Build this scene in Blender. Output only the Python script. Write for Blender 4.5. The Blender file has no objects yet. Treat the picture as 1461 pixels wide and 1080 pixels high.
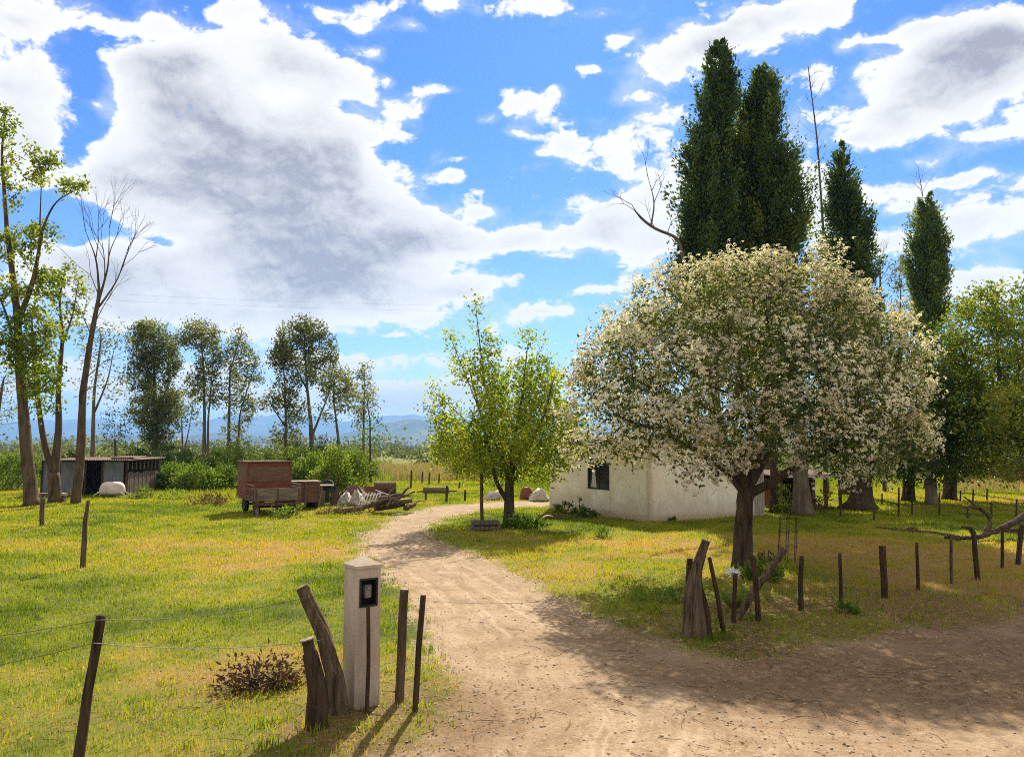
import bpy, math, random
import numpy as np
from mathutils import Vector
R = math.radians
rng = np.random.default_rng(7)
random.seed(7)
SC = bpy.context.scene
COL = SC.collection

# ------------------------------------------------------------------ camera
F, CX, CY, PITCH, CAMH = 1146.0, 730.5, 540.0, R(5.0), 2.5
cam = bpy.data.cameras.new("camera")
cam.sensor_width = 36.0
cam.lens = 36.0 * F / 1461.0
cam.clip_start = 0.05
cam.clip_end = 60000
co = bpy.data.objects.new("camera", cam)
co.location = (0, 0, CAMH)
co.rotation_euler = (R(90) + PITCH, 0, 0)
COL.objects.link(co)
SC.camera = co

# ------------------------------------------------------------------ light and exposure
SUN_EL, SUN_AZ = R(38), R(8)          # azimuth clockwise from +Y
SUN_STRENGTH, SKY_STRENGTH, EXPOSURE = 5.0, 0.09, 0.95
sl = bpy.data.lights.new("sun", 'SUN')
sl.energy = SUN_STRENGTH
sl.angle = R(0.53)
sl.color = (1.0, 0.91, 0.74)
so = bpy.data.objects.new("sun", sl)
sd = Vector((math.sin(SUN_AZ) * math.cos(SUN_EL), math.cos(SUN_AZ) * math.cos(SUN_EL), math.sin(SUN_EL)))
so.rotation_euler = sd.to_track_quat('Z', 'Y').to_euler()
so.location = (0, 0, 60)
COL.objects.link(so)
SC.view_settings.view_transform = 'Standard'
SC.view_settings.look = 'None'
SC.view_settings.exposure = EXPOSURE
SC.view_settings.gamma = 1.0
SC.view_settings.use_curve_mapping = False
SC.cycles.max_bounces = 6
SC.cycles.diffuse_bounces = 3
SC.cycles.transmission_bounces = 4
SC.cycles.volume_bounces = 0
SC.cycles.transparent_max_bounces = 6
SC.cycles.use_denoising = False      # keeps the fine texture of grass, bark and leaves
SC.cycles.use_adaptive_sampling = False
SC.cycles.filter_width = 1.0
SC.cycles.sample_clamp_indirect = 6.0


class NB:
    """small wrapper for building node trees"""
    def __init__(s, nt):
        s.nt = nt
        nt.nodes.clear()

    def put(s, sock, v):
        if isinstance(v, bpy.types.NodeSocket):
            s.nt.links.new(v, sock)
        elif v is not None:
            if isinstance(v, (tuple, list)) and sock.type == 'RGBA' and len(v) == 3:
                v = (*v, 1.0)
            sock.default_value = v

    def n(s, typ, ins=None, **props):
        nd = s.nt.nodes.new('ShaderNode' + typ)
        for k, v in props.items():
            setattr(nd, k, v)
        for k, v in (ins or {}).items():
            s.put(nd.inputs[k], v)
        return nd

    def m(s, op, a, b=None, c=None, clamp=False):
        nd = s.n('Math', operation=op, use_clamp=clamp)
        for i, v in enumerate((a, b, c)):
            if v is not None:
                s.put(nd.inputs[i], v)
        return nd.outputs[0]

    def v(s, op, a, b=None):
        nd = s.n('VectorMath', operation=op)
        s.put(nd.inputs[0], a)
        if b is not None:
            s.put(nd.inputs[1], b)
        return nd.outputs['Value'] if op in ('DOT_PRODUCT', 'LENGTH') else nd.outputs[0]

    def mix(s, fac, a, b, mode='MIX'):
        nd = s.n('Mix', data_type='RGBA', blend_type=mode)
        s.put(nd.inputs[0], fac)
        s.put(nd.inputs[6], a)
        s.put(nd.inputs[7], b)
        return nd.outputs[2]

    def ramp(s, fac, stops):
        nd = s.n('ValToRGB')
        e = nd.color_ramp.elements
        while len(e) < len(stops):
            e.new(0.5)
        for el, (p, c) in zip(e, stops):
            el.position = p
            el.color = (*c, 1.0) if len(c) == 3 else c
        s.put(nd.inputs[0], fac)
        return nd.outputs[0]

    def step(s, x, lo, hi):
        nd = s.n('MapRange', interpolation_type='SMOOTHSTEP')
        s.put(nd.inputs[0], x)
        nd.inputs[1].default_value = lo
        nd.inputs[2].default_value = hi
        return nd.outputs[0]

    def noise(s, vec, scale, detail=4.0, rough=0.55, out=0):
        nd = s.n('TexNoise', {'Vector': vec, 'Scale': scale, 'Detail': detail, 'Roughness': rough})
        return nd.outputs[out]

    def scalev(s, vec, sc):
        return s.v('MULTIPLY', vec, sc)

    def attr(s, name):
        return s.n('Attribute', attribute_name=name).outputs['Fac']


# ------------------------------------------------------------------ pixel <-> world (design helpers)
def ray(px, py):
    x, y = (px - CX) / F, (CY - py) / F
    return np.array([x, math.cos(PITCH) - y * math.sin(PITCH), math.sin(PITCH) + y * math.cos(PITCH)])


def W(px, py, Y):
    d = ray(px, py)
    return np.array([0, 0, CAMH]) + d * (Y / d[1])


def G(px, py, z=0.0):
    d = ray(px, py)
    return np.array([0, 0, CAMH]) + d * ((z - CAMH) / d[2])


# ------------------------------------------------------------------ sky
wd = bpy.data.worlds.new("World")
SC.world = wd
wd.use_nodes = True
b = NB(wd.node_tree)
sky = b.n('TexSky', sky_type='NISHITA', sun_disc=False)
sky.sun_elevation = SUN_EL
sky.sun_rotation = SUN_AZ
sky.altitude = 1200
sky.air_density = 1.0
sky.dust_density = 0.3
sky.ozone_density = 2.0
gen = b.n('TexCoord').outputs['Generated']
sep = b.n('SeparateXYZ', {0: gen})
az = b.m('ARCTAN2', sep.outputs[0], sep.outputs[1])
el = b.m('ARCSINE', sep.outputs[2])
P = b.n('CombineXYZ', {0: az, 1: el}).outputs[0]
w1 = b.v('SUBTRACT', b.noise(b.scalev(P, (9, 12, 1)), 1.0, 3, 0.5, 1), (0.5, 0.5, 0.5))
Pw = b.v('ADD', P, b.scalev(w1, (0.05, 0.035, 0)))
BLOBS = [  # px, py, rx, ry, amount
    (30, 125, 66, 62, .95), (25, 205, 56, 45, .7), (270, 92, 52, 42, 1.0), (180, 92, 30, 20, .7), (245, 150, 62, 50, .95), (330, 185, 140, 80, 1.25), (470, 210, 70, 60, .9),
    (500, 280, 100, 75, 1.1), (230, 270, 120, 60, 1.0), (420, 330, 190, 62, 1.2), (165, 255, 40, 30, .5), (600, 330, 80, 40, .9),
    (330, 400, 210, 45, 1.1), (140, 400, 90, 30, .75), (60, 360, 50, 16, .5), (520, 410, 170, 36, .95), (230, 455, 170, 26, .75), (450, 455, 130, 20, .6), (660, 415, 60, 18, .7),
    (700, 340, 90, 16, .65), (800, 340, 80, 18, .65), (455, 108, 75, 26, .95), (385, 60, 52, 36, .95), (100, 16, 75, 26, .8), (330, 14, 30, 12, .5), (215, 32, 22, 10, .5),
    (575, 155, 40, 17, .9), (755, 152, 50, 22, .9), (800, 205, 40, 16, .7), (835, 232, 45, 22, .75), (895, 300, 60, 30, .9), (870, 330, 70, 20, .7),
    (945, 92, 60, 36, 1.0), (1070, 28, 80, 34, 1.0), (1180, 20, 70, 20, .7), (930, 178, 70, 26, .85), (930, 240, 60, 26, .7),
    (1330, 130, 95, 50, 1.15), (1400, 90, 80, 45, 1.0), (1450, 50, 50, 30, .9), (1270, 175, 40, 22, .7), (1390, 325, 105, 36, 1.05), (1430, 200, 55, 18, .85),
    (1255, 275, 48, 14, .75), (1150, 190, 32, 42, .6), (1165, 285, 44, 34, .75), (1310, 232, 40, 9, .7), (1380, 255, 40, 10, .85), (1400, 395, 80, 18, .85), (1270, 345, 44, 16, .5),
    (845, 412, 40, 9, .95), (775, 445, 60, 14, .9), (700, 470, 60, 14, .6), (625, 130, 40, 9, .85), (555, 110, 14, 9, .7), (740, 192, 40, 9, .8), (650, 252, 22, 8, .8), (655, 228, 22, 5, .6), (690, 303, 26, 6, .85),
    (845, 110, 22, 7, .8), (1205, 65, 26, 9, .8), (525, 72, 32, 8, .8), (590, 42, 20, 9, .7), (640, 8, 60, 12, .75), (540, 20, 40, 14, .6), (760, 15, 50, 16, .6), (560, 483, 22, 5, .85), (470, 478, 40, 7, .6),
    (1330, 30, 70, 14, .6), (1280, 50, 40, 10, .5), (860, 20, 30, 10, .5), (620, 520, 160, 18, .6), (560, 560, 220, 20, .6), (300, 560, 300, 24, .55), (1440, 420, 50, 10, .6), (940, 350, 60, 26, .7), (740, 500, 80, 14, .5),
    (95, 305, 75, 22, -1.2), (112, 190, 30, 34, -.95), (150, 50, 50, 22, -.6), (126, 110, 18, 30, -.8), (105, 165, 22, 10, .35), (140, 150, 16, 8, .4), (400, 140, 40, 14, -.4), (560, 220, 40, 30, -.4), (210, 345, 50, 8, -.5), (560, 490, 60, 8, -.4), (700, 100, 90, 40, -.4), (660, 180, 60, 40, -.3),
    (520, 590, 200, 26, .7), (470, 20, 26, 10, .75), (510, 40, 16, 8, .7), (900, 140, 30, 12, .7), (700, 175, 22, 8, .7), (720, 130, 26, 10, .7), (790, 130, 18, 8, .75), (770, 220, 16, 6, .7), (1010, 60, 40, 20, .8), (1230, 200, 30, 10, .7), (1330, 70, 40, 20, .8), (1460, 260, 40, 12, .7), (1190, 345, 50, 16, .7), (1290, 300, 30, 8, .65), (880, 60, 20, 8, .6), (170, 40, 22, 10, .7), (20, 28, 30, 10, .7), (1160, 100, 20, 10, .6), (960, 270, 40, 20, .8), (160, 520, 140, 18, .6), (700, 560, 120, 22, .6), (440, 520, 120, 12, .55), (830, 300, 50, 20, .5), (1000, 330, 60, 30, .5)]


def field(vec):
    acc = None
    for (px, py, rx, ry, a) in BLOBS:
        d = ray(px, py)
        d = d / np.linalg.norm(d)
        c = (math.atan2(d[0], d[1]), math.asin(d[2]), 0.0)
        q = b.v('MULTIPLY', b.v('SUBTRACT', vec, c), (F / rx, F / ry, 0.0))
        g = b.m('EXPONENT', b.m('MULTIPLY', b.v('DOT_PRODUCT', q, q), -1.0))
        acc = b.m('MULTIPLY', g, a) if acc is None else b.m('MULTIPLY_ADD', g, a, acc)
    return acc


Fd = field(Pw)
outside = b.step(b.m('ABSOLUTE', az), 0.66, 0.95)
high = b.step(el, 0.5, 0.75)
Fd = b.m('ADD', Fd, b.m('MULTIPLY', b.m('MAXIMUM', outside, high), 0.75))  # cloud cover added beyond the view to make the ambient light less blue
nv = b.scalev(Pw, (10, 16, 1))
def billow(vec):
    vo = b.n('TexVoronoi', {'Vector': vec, 'Scale': 1.0, 'Detail': 4.5, 'Roughness': 0.6, 'Lacunarity': 2.1, 'Randomness': 1.0}, voronoi_dimensions='2D', feature='F1', normalize=True)
    return b.m('SUBTRACT', 1.0, vo.outputs['Distance'])


w2 = b.v('SUBTRACT', b.noise(b.scalev(P, (40, 55, 1)), 1.0, 4, 0.55, 1), (0.5, 0.5, 0.5))
Pb = b.v('ADD', Pw, b.scalev(w2, (0.022, 0.016, 0)))
bv = b.scalev(Pb, (17, 25, 1))
f1 = b.noise(b.scalev(Pw, (15, 23, 1)), 1.0, 12, 0.66)
n1 = b.m('ADD', b.m('MULTIPLY', billow(bv), 0.55), b.m('MULTIPLY', f1, 0.74))
n2 = b.m('ADD', b.m('MULTIPLY', billow(b.v('ADD', bv, (0.05, 0.20, 0))), 0.55), b.m('MULTIPLY', f1, 0.74))
n1 = b.m('SUBTRACT', n1, 0.25)
n2 = b.m('SUBTRACT', n2, 0.25)
n0 = b.noise(b.scalev(Pw, (5, 11, 1)), 1.0, 2, 0.5)
Fc = b.m('MINIMUM', Fd, 0.95)
nm = b.noise(b.scalev(Pw, (9, 15, 1)), 1.0, 4, 0.55)
D = b.m('SUBTRACT', b.m('MULTIPLY_ADD', b.m('SUBTRACT', n1, 0.5), 2.9, b.m('MULTIPLY', Fc, 1.04)), 0.53)
D = b.m('MULTIPLY_ADD', b.m('SUBTRACT', nm, 0.5), 2.3, D)
D = b.m('MULTIPLY_ADD', b.step(Fd, 0.75, 1.25), 0.38, D)
alpha = b.step(D, -0.13, 0.21)
veil = b.m('MULTIPLY', b.step(b.m('MULTIPLY_ADD', b.m('SUBTRACT', f1, 0.5), 2.4, Fd), 0.12, 1.0), 0.40)
alpha = b.m('MAXIMUM', alpha, veil)
inner = b.step(b.m('MULTIPLY_ADD', b.m('SUBTRACT', nm, 0.5), 1.5, Fd), 0.85, 1.9)
lump = b.step(b.m('MULTIPLY_ADD', b.m('SUBTRACT', n1, 0.5), -0.35, n0), 0.32, 0.66)
relief = b.m('ADD', 0.42, b.m('MULTIPLY', b.m('SUBTRACT', n1, n2), 2.6), clamp=True)
core = b.m('MULTIPLY', inner, b.m('MULTIPLY_ADD', lump, 0.95, 0.18))
shade = b.m('MULTIPLY', b.m('ADD', core, b.m('MULTIPLY', b.step(D, 0.15, 0.7), 0.12)), b.m('MULTIPLY_ADD', relief, -0.65, 1.12), clamp=True)
K = 1.0 / SKY_STRENGTH
cl = b.mix(shade, tuple(K * x for x in (0.56, 0.55, 0.535)), tuple(K * x for x in (0.225, 0.225, 0.255)))
blue = b.mix(1.0, sky.outputs[0], b.mix(b.step(el, 0.02, 0.42), (0.56, 0.70, 0.92), (0.30, 0.57, 1.02)), 'MULTIPLY')
low = b.m('MULTIPLY', b.step(el, 0.15, -0.01), 0.7)
blue = b.mix(low, blue, tuple(K * x for x in (0.30, 0.38, 0.47)))
warm = b.mix(b.m('MULTIPLY', outside, 0.85), cl, tuple(K * x for x in (0.56, 0.51, 0.43)))  # unseen clouds at the sides and behind tinted to warm the ambient light
skyc = b.mix(alpha, blue, warm)
bg = b.n('Background', {'Color': skyc, 'Strength': SKY_STRENGTH})
b.n('OutputWorld', {0: bg.outputs[0]})
wd.cycles.sampling_method = 'MANUAL'
wd.cycles.sample_map_resolution = 512


# ------------------------------------------------------------------ numeric noise
def _hash(ix, iy, seed):
    h = (ix.astype(np.int64) * 374761393 + iy.astype(np.int64) * 668265263 + seed * 1274126177) & 0xFFFFFFFF
    h = ((h ^ (h >> 13)) * 1274126177) & 0xFFFFFFFF
    return ((h ^ (h >> 16)) & 0xFFFF) / 65535.0


def vnoise(x, y, seed=0):
    x = np.asarray(x, float); y = np.asarray(y, float)
    ix, iy = np.floor(x), np.floor(y)
    fx, fy = x - ix, y - iy
    fx, fy = fx * fx * (3 - 2 * fx), fy * fy * (3 - 2 * fy)
    a, b_, c, d = _hash(ix, iy, seed), _hash(ix + 1, iy, seed), _hash(ix, iy + 1, seed), _hash(ix + 1, iy + 1, seed)
    return (a * (1 - fx) + b_ * fx) * (1 - fy) + (c * (1 - fx) + d * fx) * fy


def fbm(x, y, seed=0, oct=4):
    s, a, t = 0.0, 1.0, 0.0
    for o in range(oct):
        s = s + a * vnoise(np.asarray(x) * 2 ** o, np.asarray(y) * 2 ** o, seed + o * 17)
        t += a
        a *= 0.5
    return s / t


def sstep(x, lo, hi):
    t = np.clip((np.asarray(x) - lo) / (hi - lo), 0, 1)
    return t * t * (3 - 2 * t)


def unit(v):
    return v / np.maximum(np.linalg.norm(v, axis=-1, keepdims=True), 1e-9)


# ------------------------------------------------------------------ mesh helpers
def mesh_obj(name, V, faces, m, parent=None, loc=None, attrs=None, smooth=False):
    """faces: list of int arrays (n,k); attrs: {name: (domain, values)}"""
    V = np.asarray(V, np.float32)
    faces = [np.asarray(f, np.int32) for f in faces if len(f)]
    me = bpy.data.meshes.new(name)
    me.vertices.add(len(V))
    me.vertices.foreach_set('co', V.ravel())
    tot = np.concatenate([np.full(len(f), f.shape[1], np.int32) for f in faces])
    li = np.concatenate([f.ravel() for f in faces])
    me.loops.add(len(li))
    me.loops.foreach_set('vertex_index', li)
    me.polygons.add(len(tot))
    me.polygons.foreach_set('loop_start', np.concatenate([[0], np.cumsum(tot)[:-1]]).astype(np.int32))
    me.polygons.foreach_set('loop_total', tot)
    me.polygons.foreach_set('use_smooth', np.full(len(tot), bool(smooth)))
    for k, (dom, val) in (attrs or {}).items():
        a = me.attributes.new(k, 'FLOAT', dom)
        a.data.foreach_set('value', np.asarray(val, np.float32))
    me.update(calc_edges=True)
    me.validate()
    if m is not None:
        me.materials.append(m)
    o = bpy.data.objects.new(name, me)
    COL.objects.link(o)
    if parent is not None:
        o.parent = parent
    if loc is not None:
        o.location = [float(q) for q in loc]
    return o


class MB:
    """collects shapes that become ONE mesh"""
    def __init__(s):
        s.V, s.Fs, s.n = [], [], 0

    def add(s, V, faces):
        V = np.asarray(V, float)
        for f in faces:
            f = np.asarray(f, int)
            if len(f):
                s.Fs.append(f + s.n)
        s.V.append(V)
        s.n += len(V)
        return s

    def box(s, c, size, rz=0.0, tilt=None, bev=0.0):
        hx, hy, hz = [q / 2 for q in size]
        e = min(bev, hx * .9, hy * .9, hz * .9)
        if e > 0:
            P8 = []
            for sx in (-1, 1):
                for sy in (-1, 1):
                    for sz in (-1, 1):
                        P8 += [(sx * (hx - e), sy * (hy - e), sz * hz), (sx * (hx - e), sy * hy, sz * (hz - e)), (sx * hx, sy * (hy - e), sz * (hz - e))]
            P8 = np.array(P8)
            i = lambda sx, sy, sz, k: ((sx * 2 + sy) * 2 + sz) * 3 + k
            q4, q3 = [], []
            q4 += [[i(0, 0, 1, 0), i(1, 0, 1, 0), i(1, 1, 1, 0), i(0, 1, 1, 0)], [i(0, 0, 0, 0), i(0, 1, 0, 0), i(1, 1, 0, 0), i(1, 0, 0, 0)]]
            q4 += [[i(0, 1, 0, 1), i(0, 1, 1, 1), i(1, 1, 1, 1), i(1, 1, 0, 1)], [i(0, 0, 0, 1), i(1, 0, 0, 1), i(1, 0, 1, 1), i(0, 0, 1, 1)]]
            q4 += [[i(1, 0, 0, 2), i(1, 1, 0, 2), i(1, 1, 1, 2), i(1, 0, 1, 2)], [i(0, 0, 0, 2), i(0, 0, 1, 2), i(0, 1, 1, 2), i(0, 1, 0, 2)]]
            for a in (0, 1):
                for c_ in (0, 1):
                    q4.append([i(0, a, c_, 0), i(1, a, c_, 0), i(1, a, c_, 1), i(0, a, c_, 1)])
                    q4.append([i(a, 0, c_, 0), i(a, 1, c_, 0), i(a, 1, c_, 2), i(a, 0, c_, 2)])
                    q4.append([i(a, c_, 0, 1), i(a, c_, 1, 1), i(a, c_, 1, 2), i(a, c_, 0, 2)])
                    for d in (0, 1):
                        q3.append([i(a, c_, d, 0), i(a, c_, d, 1), i(a, c_, d, 2)])
            fs = [q4, q3]
        else:
            P8 = np.array([(x, y, z) for x in (-hx, hx) for y in (-hy, hy) for z in (-hz, hz)])
            fs = [[[0, 1, 3, 2], [4, 6, 7, 5], [0, 4, 5, 1], [2, 3, 7, 6], [0, 2, 6, 4], [1, 5, 7, 3]]]
        if tilt:
            ax, ay = tilt
            ca, sa = math.cos(ax), math.sin(ax)
            P8 = P8 @ np.array([[1, 0, 0], [0, ca, sa], [0, -sa, ca]])
            ca, sa = math.cos(ay), math.sin(ay)
            P8 = P8 @ np.array([[ca, 0, -sa], [0, 1, 0], [sa, 0, ca]])
        ca, sa = math.cos(rz), math.sin(rz)
        P8 = P8 @ np.array([[ca, sa, 0], [-sa, ca, 0], [0, 0, 1]])
        return s.add(P8 + np.array(c, float), fs)

    def tube(s, pts, rad, k=8, rough=0.0, caps=True, squash=None):
        pts = np.asarray(pts, float)
        n = len(pts)
        rad = np.broadcast_to(np.asarray(rad, float), (n,)).copy() if np.ndim(rad) == 0 or len(np.atleast_1d(rad)) == n else np.linspace(rad[0], rad[1], n)
        t = unit(np.gradient(pts, axis=0))
        mean = unit(pts[-1] - pts[0] + 1e-9)
        ref = np.array([1.0, 0, 0]) if abs(mean[0]) < 0.8 else np.array([0, 1.0, 0])
        n1 = unit(ref - (t @ ref)[:, None] * t)
        n2 = np.cross(t, n1)
        a = np.arange(k) * 2 * math.pi / k
        rr = np.repeat(rad[:, None], k, 1)
        if rough:
            ph = rng.uniform(0, 99)
            sl_ = np.concatenate([[0], np.cumsum(np.linalg.norm(np.diff(pts, axis=0), axis=1))])[:, None]
            if k >= 12:
                wob = a[None] + .5 * (vnoise(sl_ * 3 + ph, sl_ * 0, 8) - .5)
                rg = np.abs(vnoise(np.cos(wob) * 3.2 + ph, np.sin(wob) * 3.2 + sl_ * .7, 7) - .5) * 2
                rr = rr * (1 - rough * 1.3 * (1 - rg) ** 3)
            rr = rr * (1 + rough * (vnoise(np.cos(a)[None] * 1.6 + ph + 0 * sl_, np.sin(a)[None] * 1.6 + sl_ * 1.6 + ph, 5) - .5) * 1.6)
        V = pts[:, None] + rr[..., None] * (np.cos(a)[None, :, None] * n1[:, None] + np.sin(a)[None, :, None] * (n2[:, None] * (squash or 1.0)))
        V = V.reshape(-1, 3)
        i = np.arange(n - 1)[:, None] * k
        j = np.arange(k)[None]
        jn = (j + 1) % k
        q = np.stack([i + j, i + jn, i + k + jn, i + k + j], -1).reshape(-1, 4)
        fs = [q]
        if caps:
            c0, c1 = len(V), len(V) + 1
            V = np.vstack([V, pts[0], pts[-1] + t[-1] * rad[-1] * .15])
            jj = np.arange(k)
            fs.append(np.stack([np.full(k, c0), (jj + 1) % k, jj], -1))
            fs.append(np.stack([np.full(k, c1), (n - 1) * k + jj, (n - 1) * k + (jj + 1) % k], -1))
        return s.add(V, fs)

    def lathe(s, prof, c=(0, 0, 0), k=16, axis='z', rz=0.0):
        prof = np.asarray(prof, float)
        a = np.arange(k) * 2 * math.pi / k
        V = np.stack([prof[:, 0, None] * np.cos(a), prof[:, 0, None] * np.sin(a), np.repeat(prof[:, 1, None], k, 1)], -1).reshape(-1, 3)
        if axis == 'x':
            V = V[:, [2, 0, 1]]
        ca, sa = math.cos(rz), math.sin(rz)
        V = V @ np.array([[ca, sa, 0], [-sa, ca, 0], [0, 0, 1]])
        i = np.arange(len(prof) - 1)[:, None] * k
        j = np.arange(k)[None]
        jn = (j + 1) % k
        return s.add(V + np.array(c, float), [np.stack([i + j, i + jn, i + k + jn, i + k + j], -1).reshape(-1, 4)])

    def build(s, name, m, parent=None, loc=None, smooth=False, off=(0, 0, 0)):
        return mesh_obj(name, np.vstack(s.V) - np.array(off, float), s.Fs, m, parent, loc, None, smooth)


def tag(o, label=None, cat=None, group=None, kind=None):
    if cat and not kind:
        kind = 'thing'
    for k, v in (('label', label), ('category', cat), ('group', group), ('kind', kind)):
        if v:
            o[k] = v
    return o


def thing(name, label, cat, loc=(0, 0, 0), rz=0.0, group=None):
    o = bpy.data.objects.new(name, None)
    COL.objects.link(o)
    o.location = [float(q) for q in loc]
    o.rotation_euler = (0, 0, rz)
    o.empty_display_size = 0.3
    return tag(o, label, cat, group)


# ------------------------------------------------------------------ materials
def material(name):
    m = bpy.data.materials.new(name)
    m.use_nodes = True
    return m, NB(m.node_tree)


def finish(nb, color, rough=0.8, bump=None, bstr=0.4, bdist=0.02, spec=0.3, trans=0.0, metal=0.0):
    ins = {'Base Color': color, 'Roughness': rough, 'Specular IOR Level': spec, 'Metallic': metal}
    p = nb.n('BsdfPrincipled', ins)
    if bump is not None:
        bn = nb.n('Bump', {'Strength': bstr, 'Distance': bdist, 'Height': bump})
        nb.nt.links.new(bn.outputs[0], p.inputs['Normal'])
    sh = p.outputs[0]
    if trans:
        tcol = nb.mix(1.0, color, (1.25, 1.2, 0.75), 'MULTIPLY')
        tr = nb.n('BsdfTranslucent', {'Color': tcol})
        sh = nb.n('MixShader', {0: trans, 1: sh, 2: tr.outputs[0]}).outputs[0]
    nb.n('OutputMaterial', {0: sh})


def leaf_mat(name, stops, trans=0.45, rough=0.5, spec=0.35):
    m, nb = material(name)
    c = nb.ramp(nb.attr('tint'), stops)
    finish(nb, c, rough, None, spec=spec, trans=trans)
    return m


def bark_mat(name, dark, light, scale=9.0, stretch=0.18, bstr=0.8):
    m, nb = material(name)
    oc = nb.n('TexCoord').outputs['Object']
    v = nb.scalev(oc, (1, 1, stretch))
    n_ = nb.noise(v, scale, 6, 0.65)
    big = nb.noise(oc, 1.4, 3, 0.5)
    fine = nb.noise(v, scale * 3.2, 5, 0.7)
    h = nb.m('ADD', nb.m('MULTIPLY', n_, 0.6), nb.m('ADD', nb.m('MULTIPLY', big, 0.25), nb.m('MULTIPLY', fine, 0.2)))
    c = nb.ramp(h, [(0.38, dark), (0.54, tuple(.45 * a_ + .55 * b_ for a_, b_ in zip(dark, light))), (0.68, light)])
    finish(nb, c, 0.9, nb.m('ADD', n_, nb.m('MULTIPLY', fine, .5)), bstr, 0.06, spec=0.12)
    return m


def plain_mat(name, c1, c2, scale=6.0, rough=0.8, bstr=0.25, spec=0.3, metal=0.0, stretch=(1, 1, 1), detail=6):
    m, nb = material(name)
    oc = nb.n('TexCoord').outputs['Object']
    n_ = nb.noise(nb.scalev(oc, stretch), scale, detail, 0.6)
    c = nb.ramp(n_, [(0.3, c1), (0.7, c2)])
    finish(nb, c, rough, n_, bstr, 0.015, spec, 0.0, metal)
    return m


MAT = {}
MAT['bark_dark'] = bark_mat('bark_dark', (.020, .014, .009), (.15, .105, .068))
MAT['bark_grey'] = bark_mat('bark_grey', (.05, .038, .026), (.23, .175, .12), 7)
MAT['bark_brown'] = bark_mat('bark_brown', (.035, .023, .014), (.19, .13, .078), 7)
MAT['bark_pale'] = bark_mat('bark_pale', (.13, .105, .075), (.34, .275, .20), 4)
MAT['post_wood'] = bark_mat('post_wood', (.010, .007, .005), (.135, .09, .055), 22, .10)
MAT['post_red'] = bark_mat('post_red', (.018, .010, .007), (.14, .075, .045), 26, .10)
MAT['post_grey'] = bark_mat('post_grey', (.014, .010, .007), (.24, .17, .105), 20, .10)
MAT['end_grain'] = plain_mat('end_grain', (.16, .12, .085), (.34, .27, .20), 40)
MAT['wire'] = plain_mat('wire', (.10, .075, .06), (.22, .19, .17), 30, 0.6, metal=0.6)
MAT['dark_wire'] = plain_mat('dark_wire', (.05, .05, .055), (.10, .10, .11), 30, 0.7)
MAT['concrete'] = None
MAT['black'] = plain_mat('black_metal', (.008, .008, .009), (.025, .024, .022), 12, 0.55)
MAT['dark_in'] = plain_mat('dark_inside', (.010, .009, .008), (.03, .026, .022), 3, 0.9)
MAT['meter'] = plain_mat('meter_grey', (.13, .13, .125), (.26, .25, .24), 14, 0.4)
MAT['red_wood'] = plain_mat('red_wood', (.11, .028, .018), (.23, .070, .040), 5, .75, .3, stretch=(.5, .5, 4))
MAT['rust_wood'] = plain_mat('rust_wood', (.10, .048, .028), (.21, .12, .075), 5, .85, .3, stretch=(.5, .5, 4))
MAT['old_wood'] = plain_mat('old_wood', (.09, .068, .05), (.30, .235, .175), 7, .9, .5, stretch=(.35, .35, 3))
MAT['plank_wood'] = plain_mat('plank_wood', (.055, .04, .03), (.22, .165, .12), 6, .9, .5, stretch=(5, 5, .3))
MAT['white_cloth'] = plain_mat('white_cloth', (.24, .21, .175), (.56, .52, .45), 5, .85, .4)
MAT['white_paint'] = plain_mat('white_paint', (.42, .40, .37), (.76, .74, .70), 4, .6, .2)
MAT['pink_white'] = plain_mat('pink_white', (.50, .34, .29), (.72, .66, .61), 2.2, .7, .2)
MAT['rubber'] = plain_mat('rubber', (.012, .012, .012), (.035, .033, .03), 12, .8)
MAT['rust'] = plain_mat('rust', (.06, .028, .018), (.17, .085, .05), 9, .85, .3)
MAT['green_paint'] = plain_mat('green_paint', (.012, .035, .025), (.04, .075, .05), 7, .6)
MAT['tin'] = plain_mat('tin', (.16, .165, .17), (.36, .36, .35), 2.5, .45, .1, metal=.55)
MAT['brick'] = plain_mat('clay_wall', (.24, .10, .055), (.36, .17, .09), 4, .9)

# ------------------------------------------------------------------ ground
_rp = [(785, 714), (690, 716), (605, 724), (545, 742), (510, 765), (508, 790), (560, 835), (596, 900), (618, 960), (640, 1020), (600, 1062), (520, 1085)]
_rr = [(1461, 872), (1330, 888), (1200, 908), (1080, 940), (980, 925), (890, 890), (800, 848), (722, 808), (648, 776), (612, 758), (640, 741), (700, 727), (785, 722)]
ROAD = np.array([G(*p)[:2] for p in _rp] + [(-4.2, 4.6), (-14, 3.0), (-60, 1.5), (-60, -9), (60, -9), (60, 13.5), (20, 12.6)] + [G(*p)[:2] for p in _rr] + [(6, 34.5), (14, 38), (14, 40), (5, 36.8)])


def poly_sdf(x, y, poly):
    """signed distance, positive inside"""
    x = np.asarray(x, float); y = np.asarray(y, float)
    d = np.full(x.shape, 1e9)
    ins = np.zeros(x.shape, bool)
    n = len(poly)
    for i in range(n):
        ax, ay = poly[i]
        bx, by = poly[(i + 1) % n]
        ex, ey = bx - ax, by - ay
        t = np.clip(((x - ax) * ex + (y - ay) * ey) / (ex * ex + ey * ey + 1e-12), 0, 1)
        d = np.minimum(d, (x - ax - t * ex) ** 2 + (y - ay - t * ey) ** 2)
        c = ((ay > y) != (by > y)) & (x < ex * (y - ay) / (ey if abs(ey) > 1e-9 else 1e-9) + ax)
        ins ^= c
    d = np.sqrt(d)
    return np.where(ins, d, -d)


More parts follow.
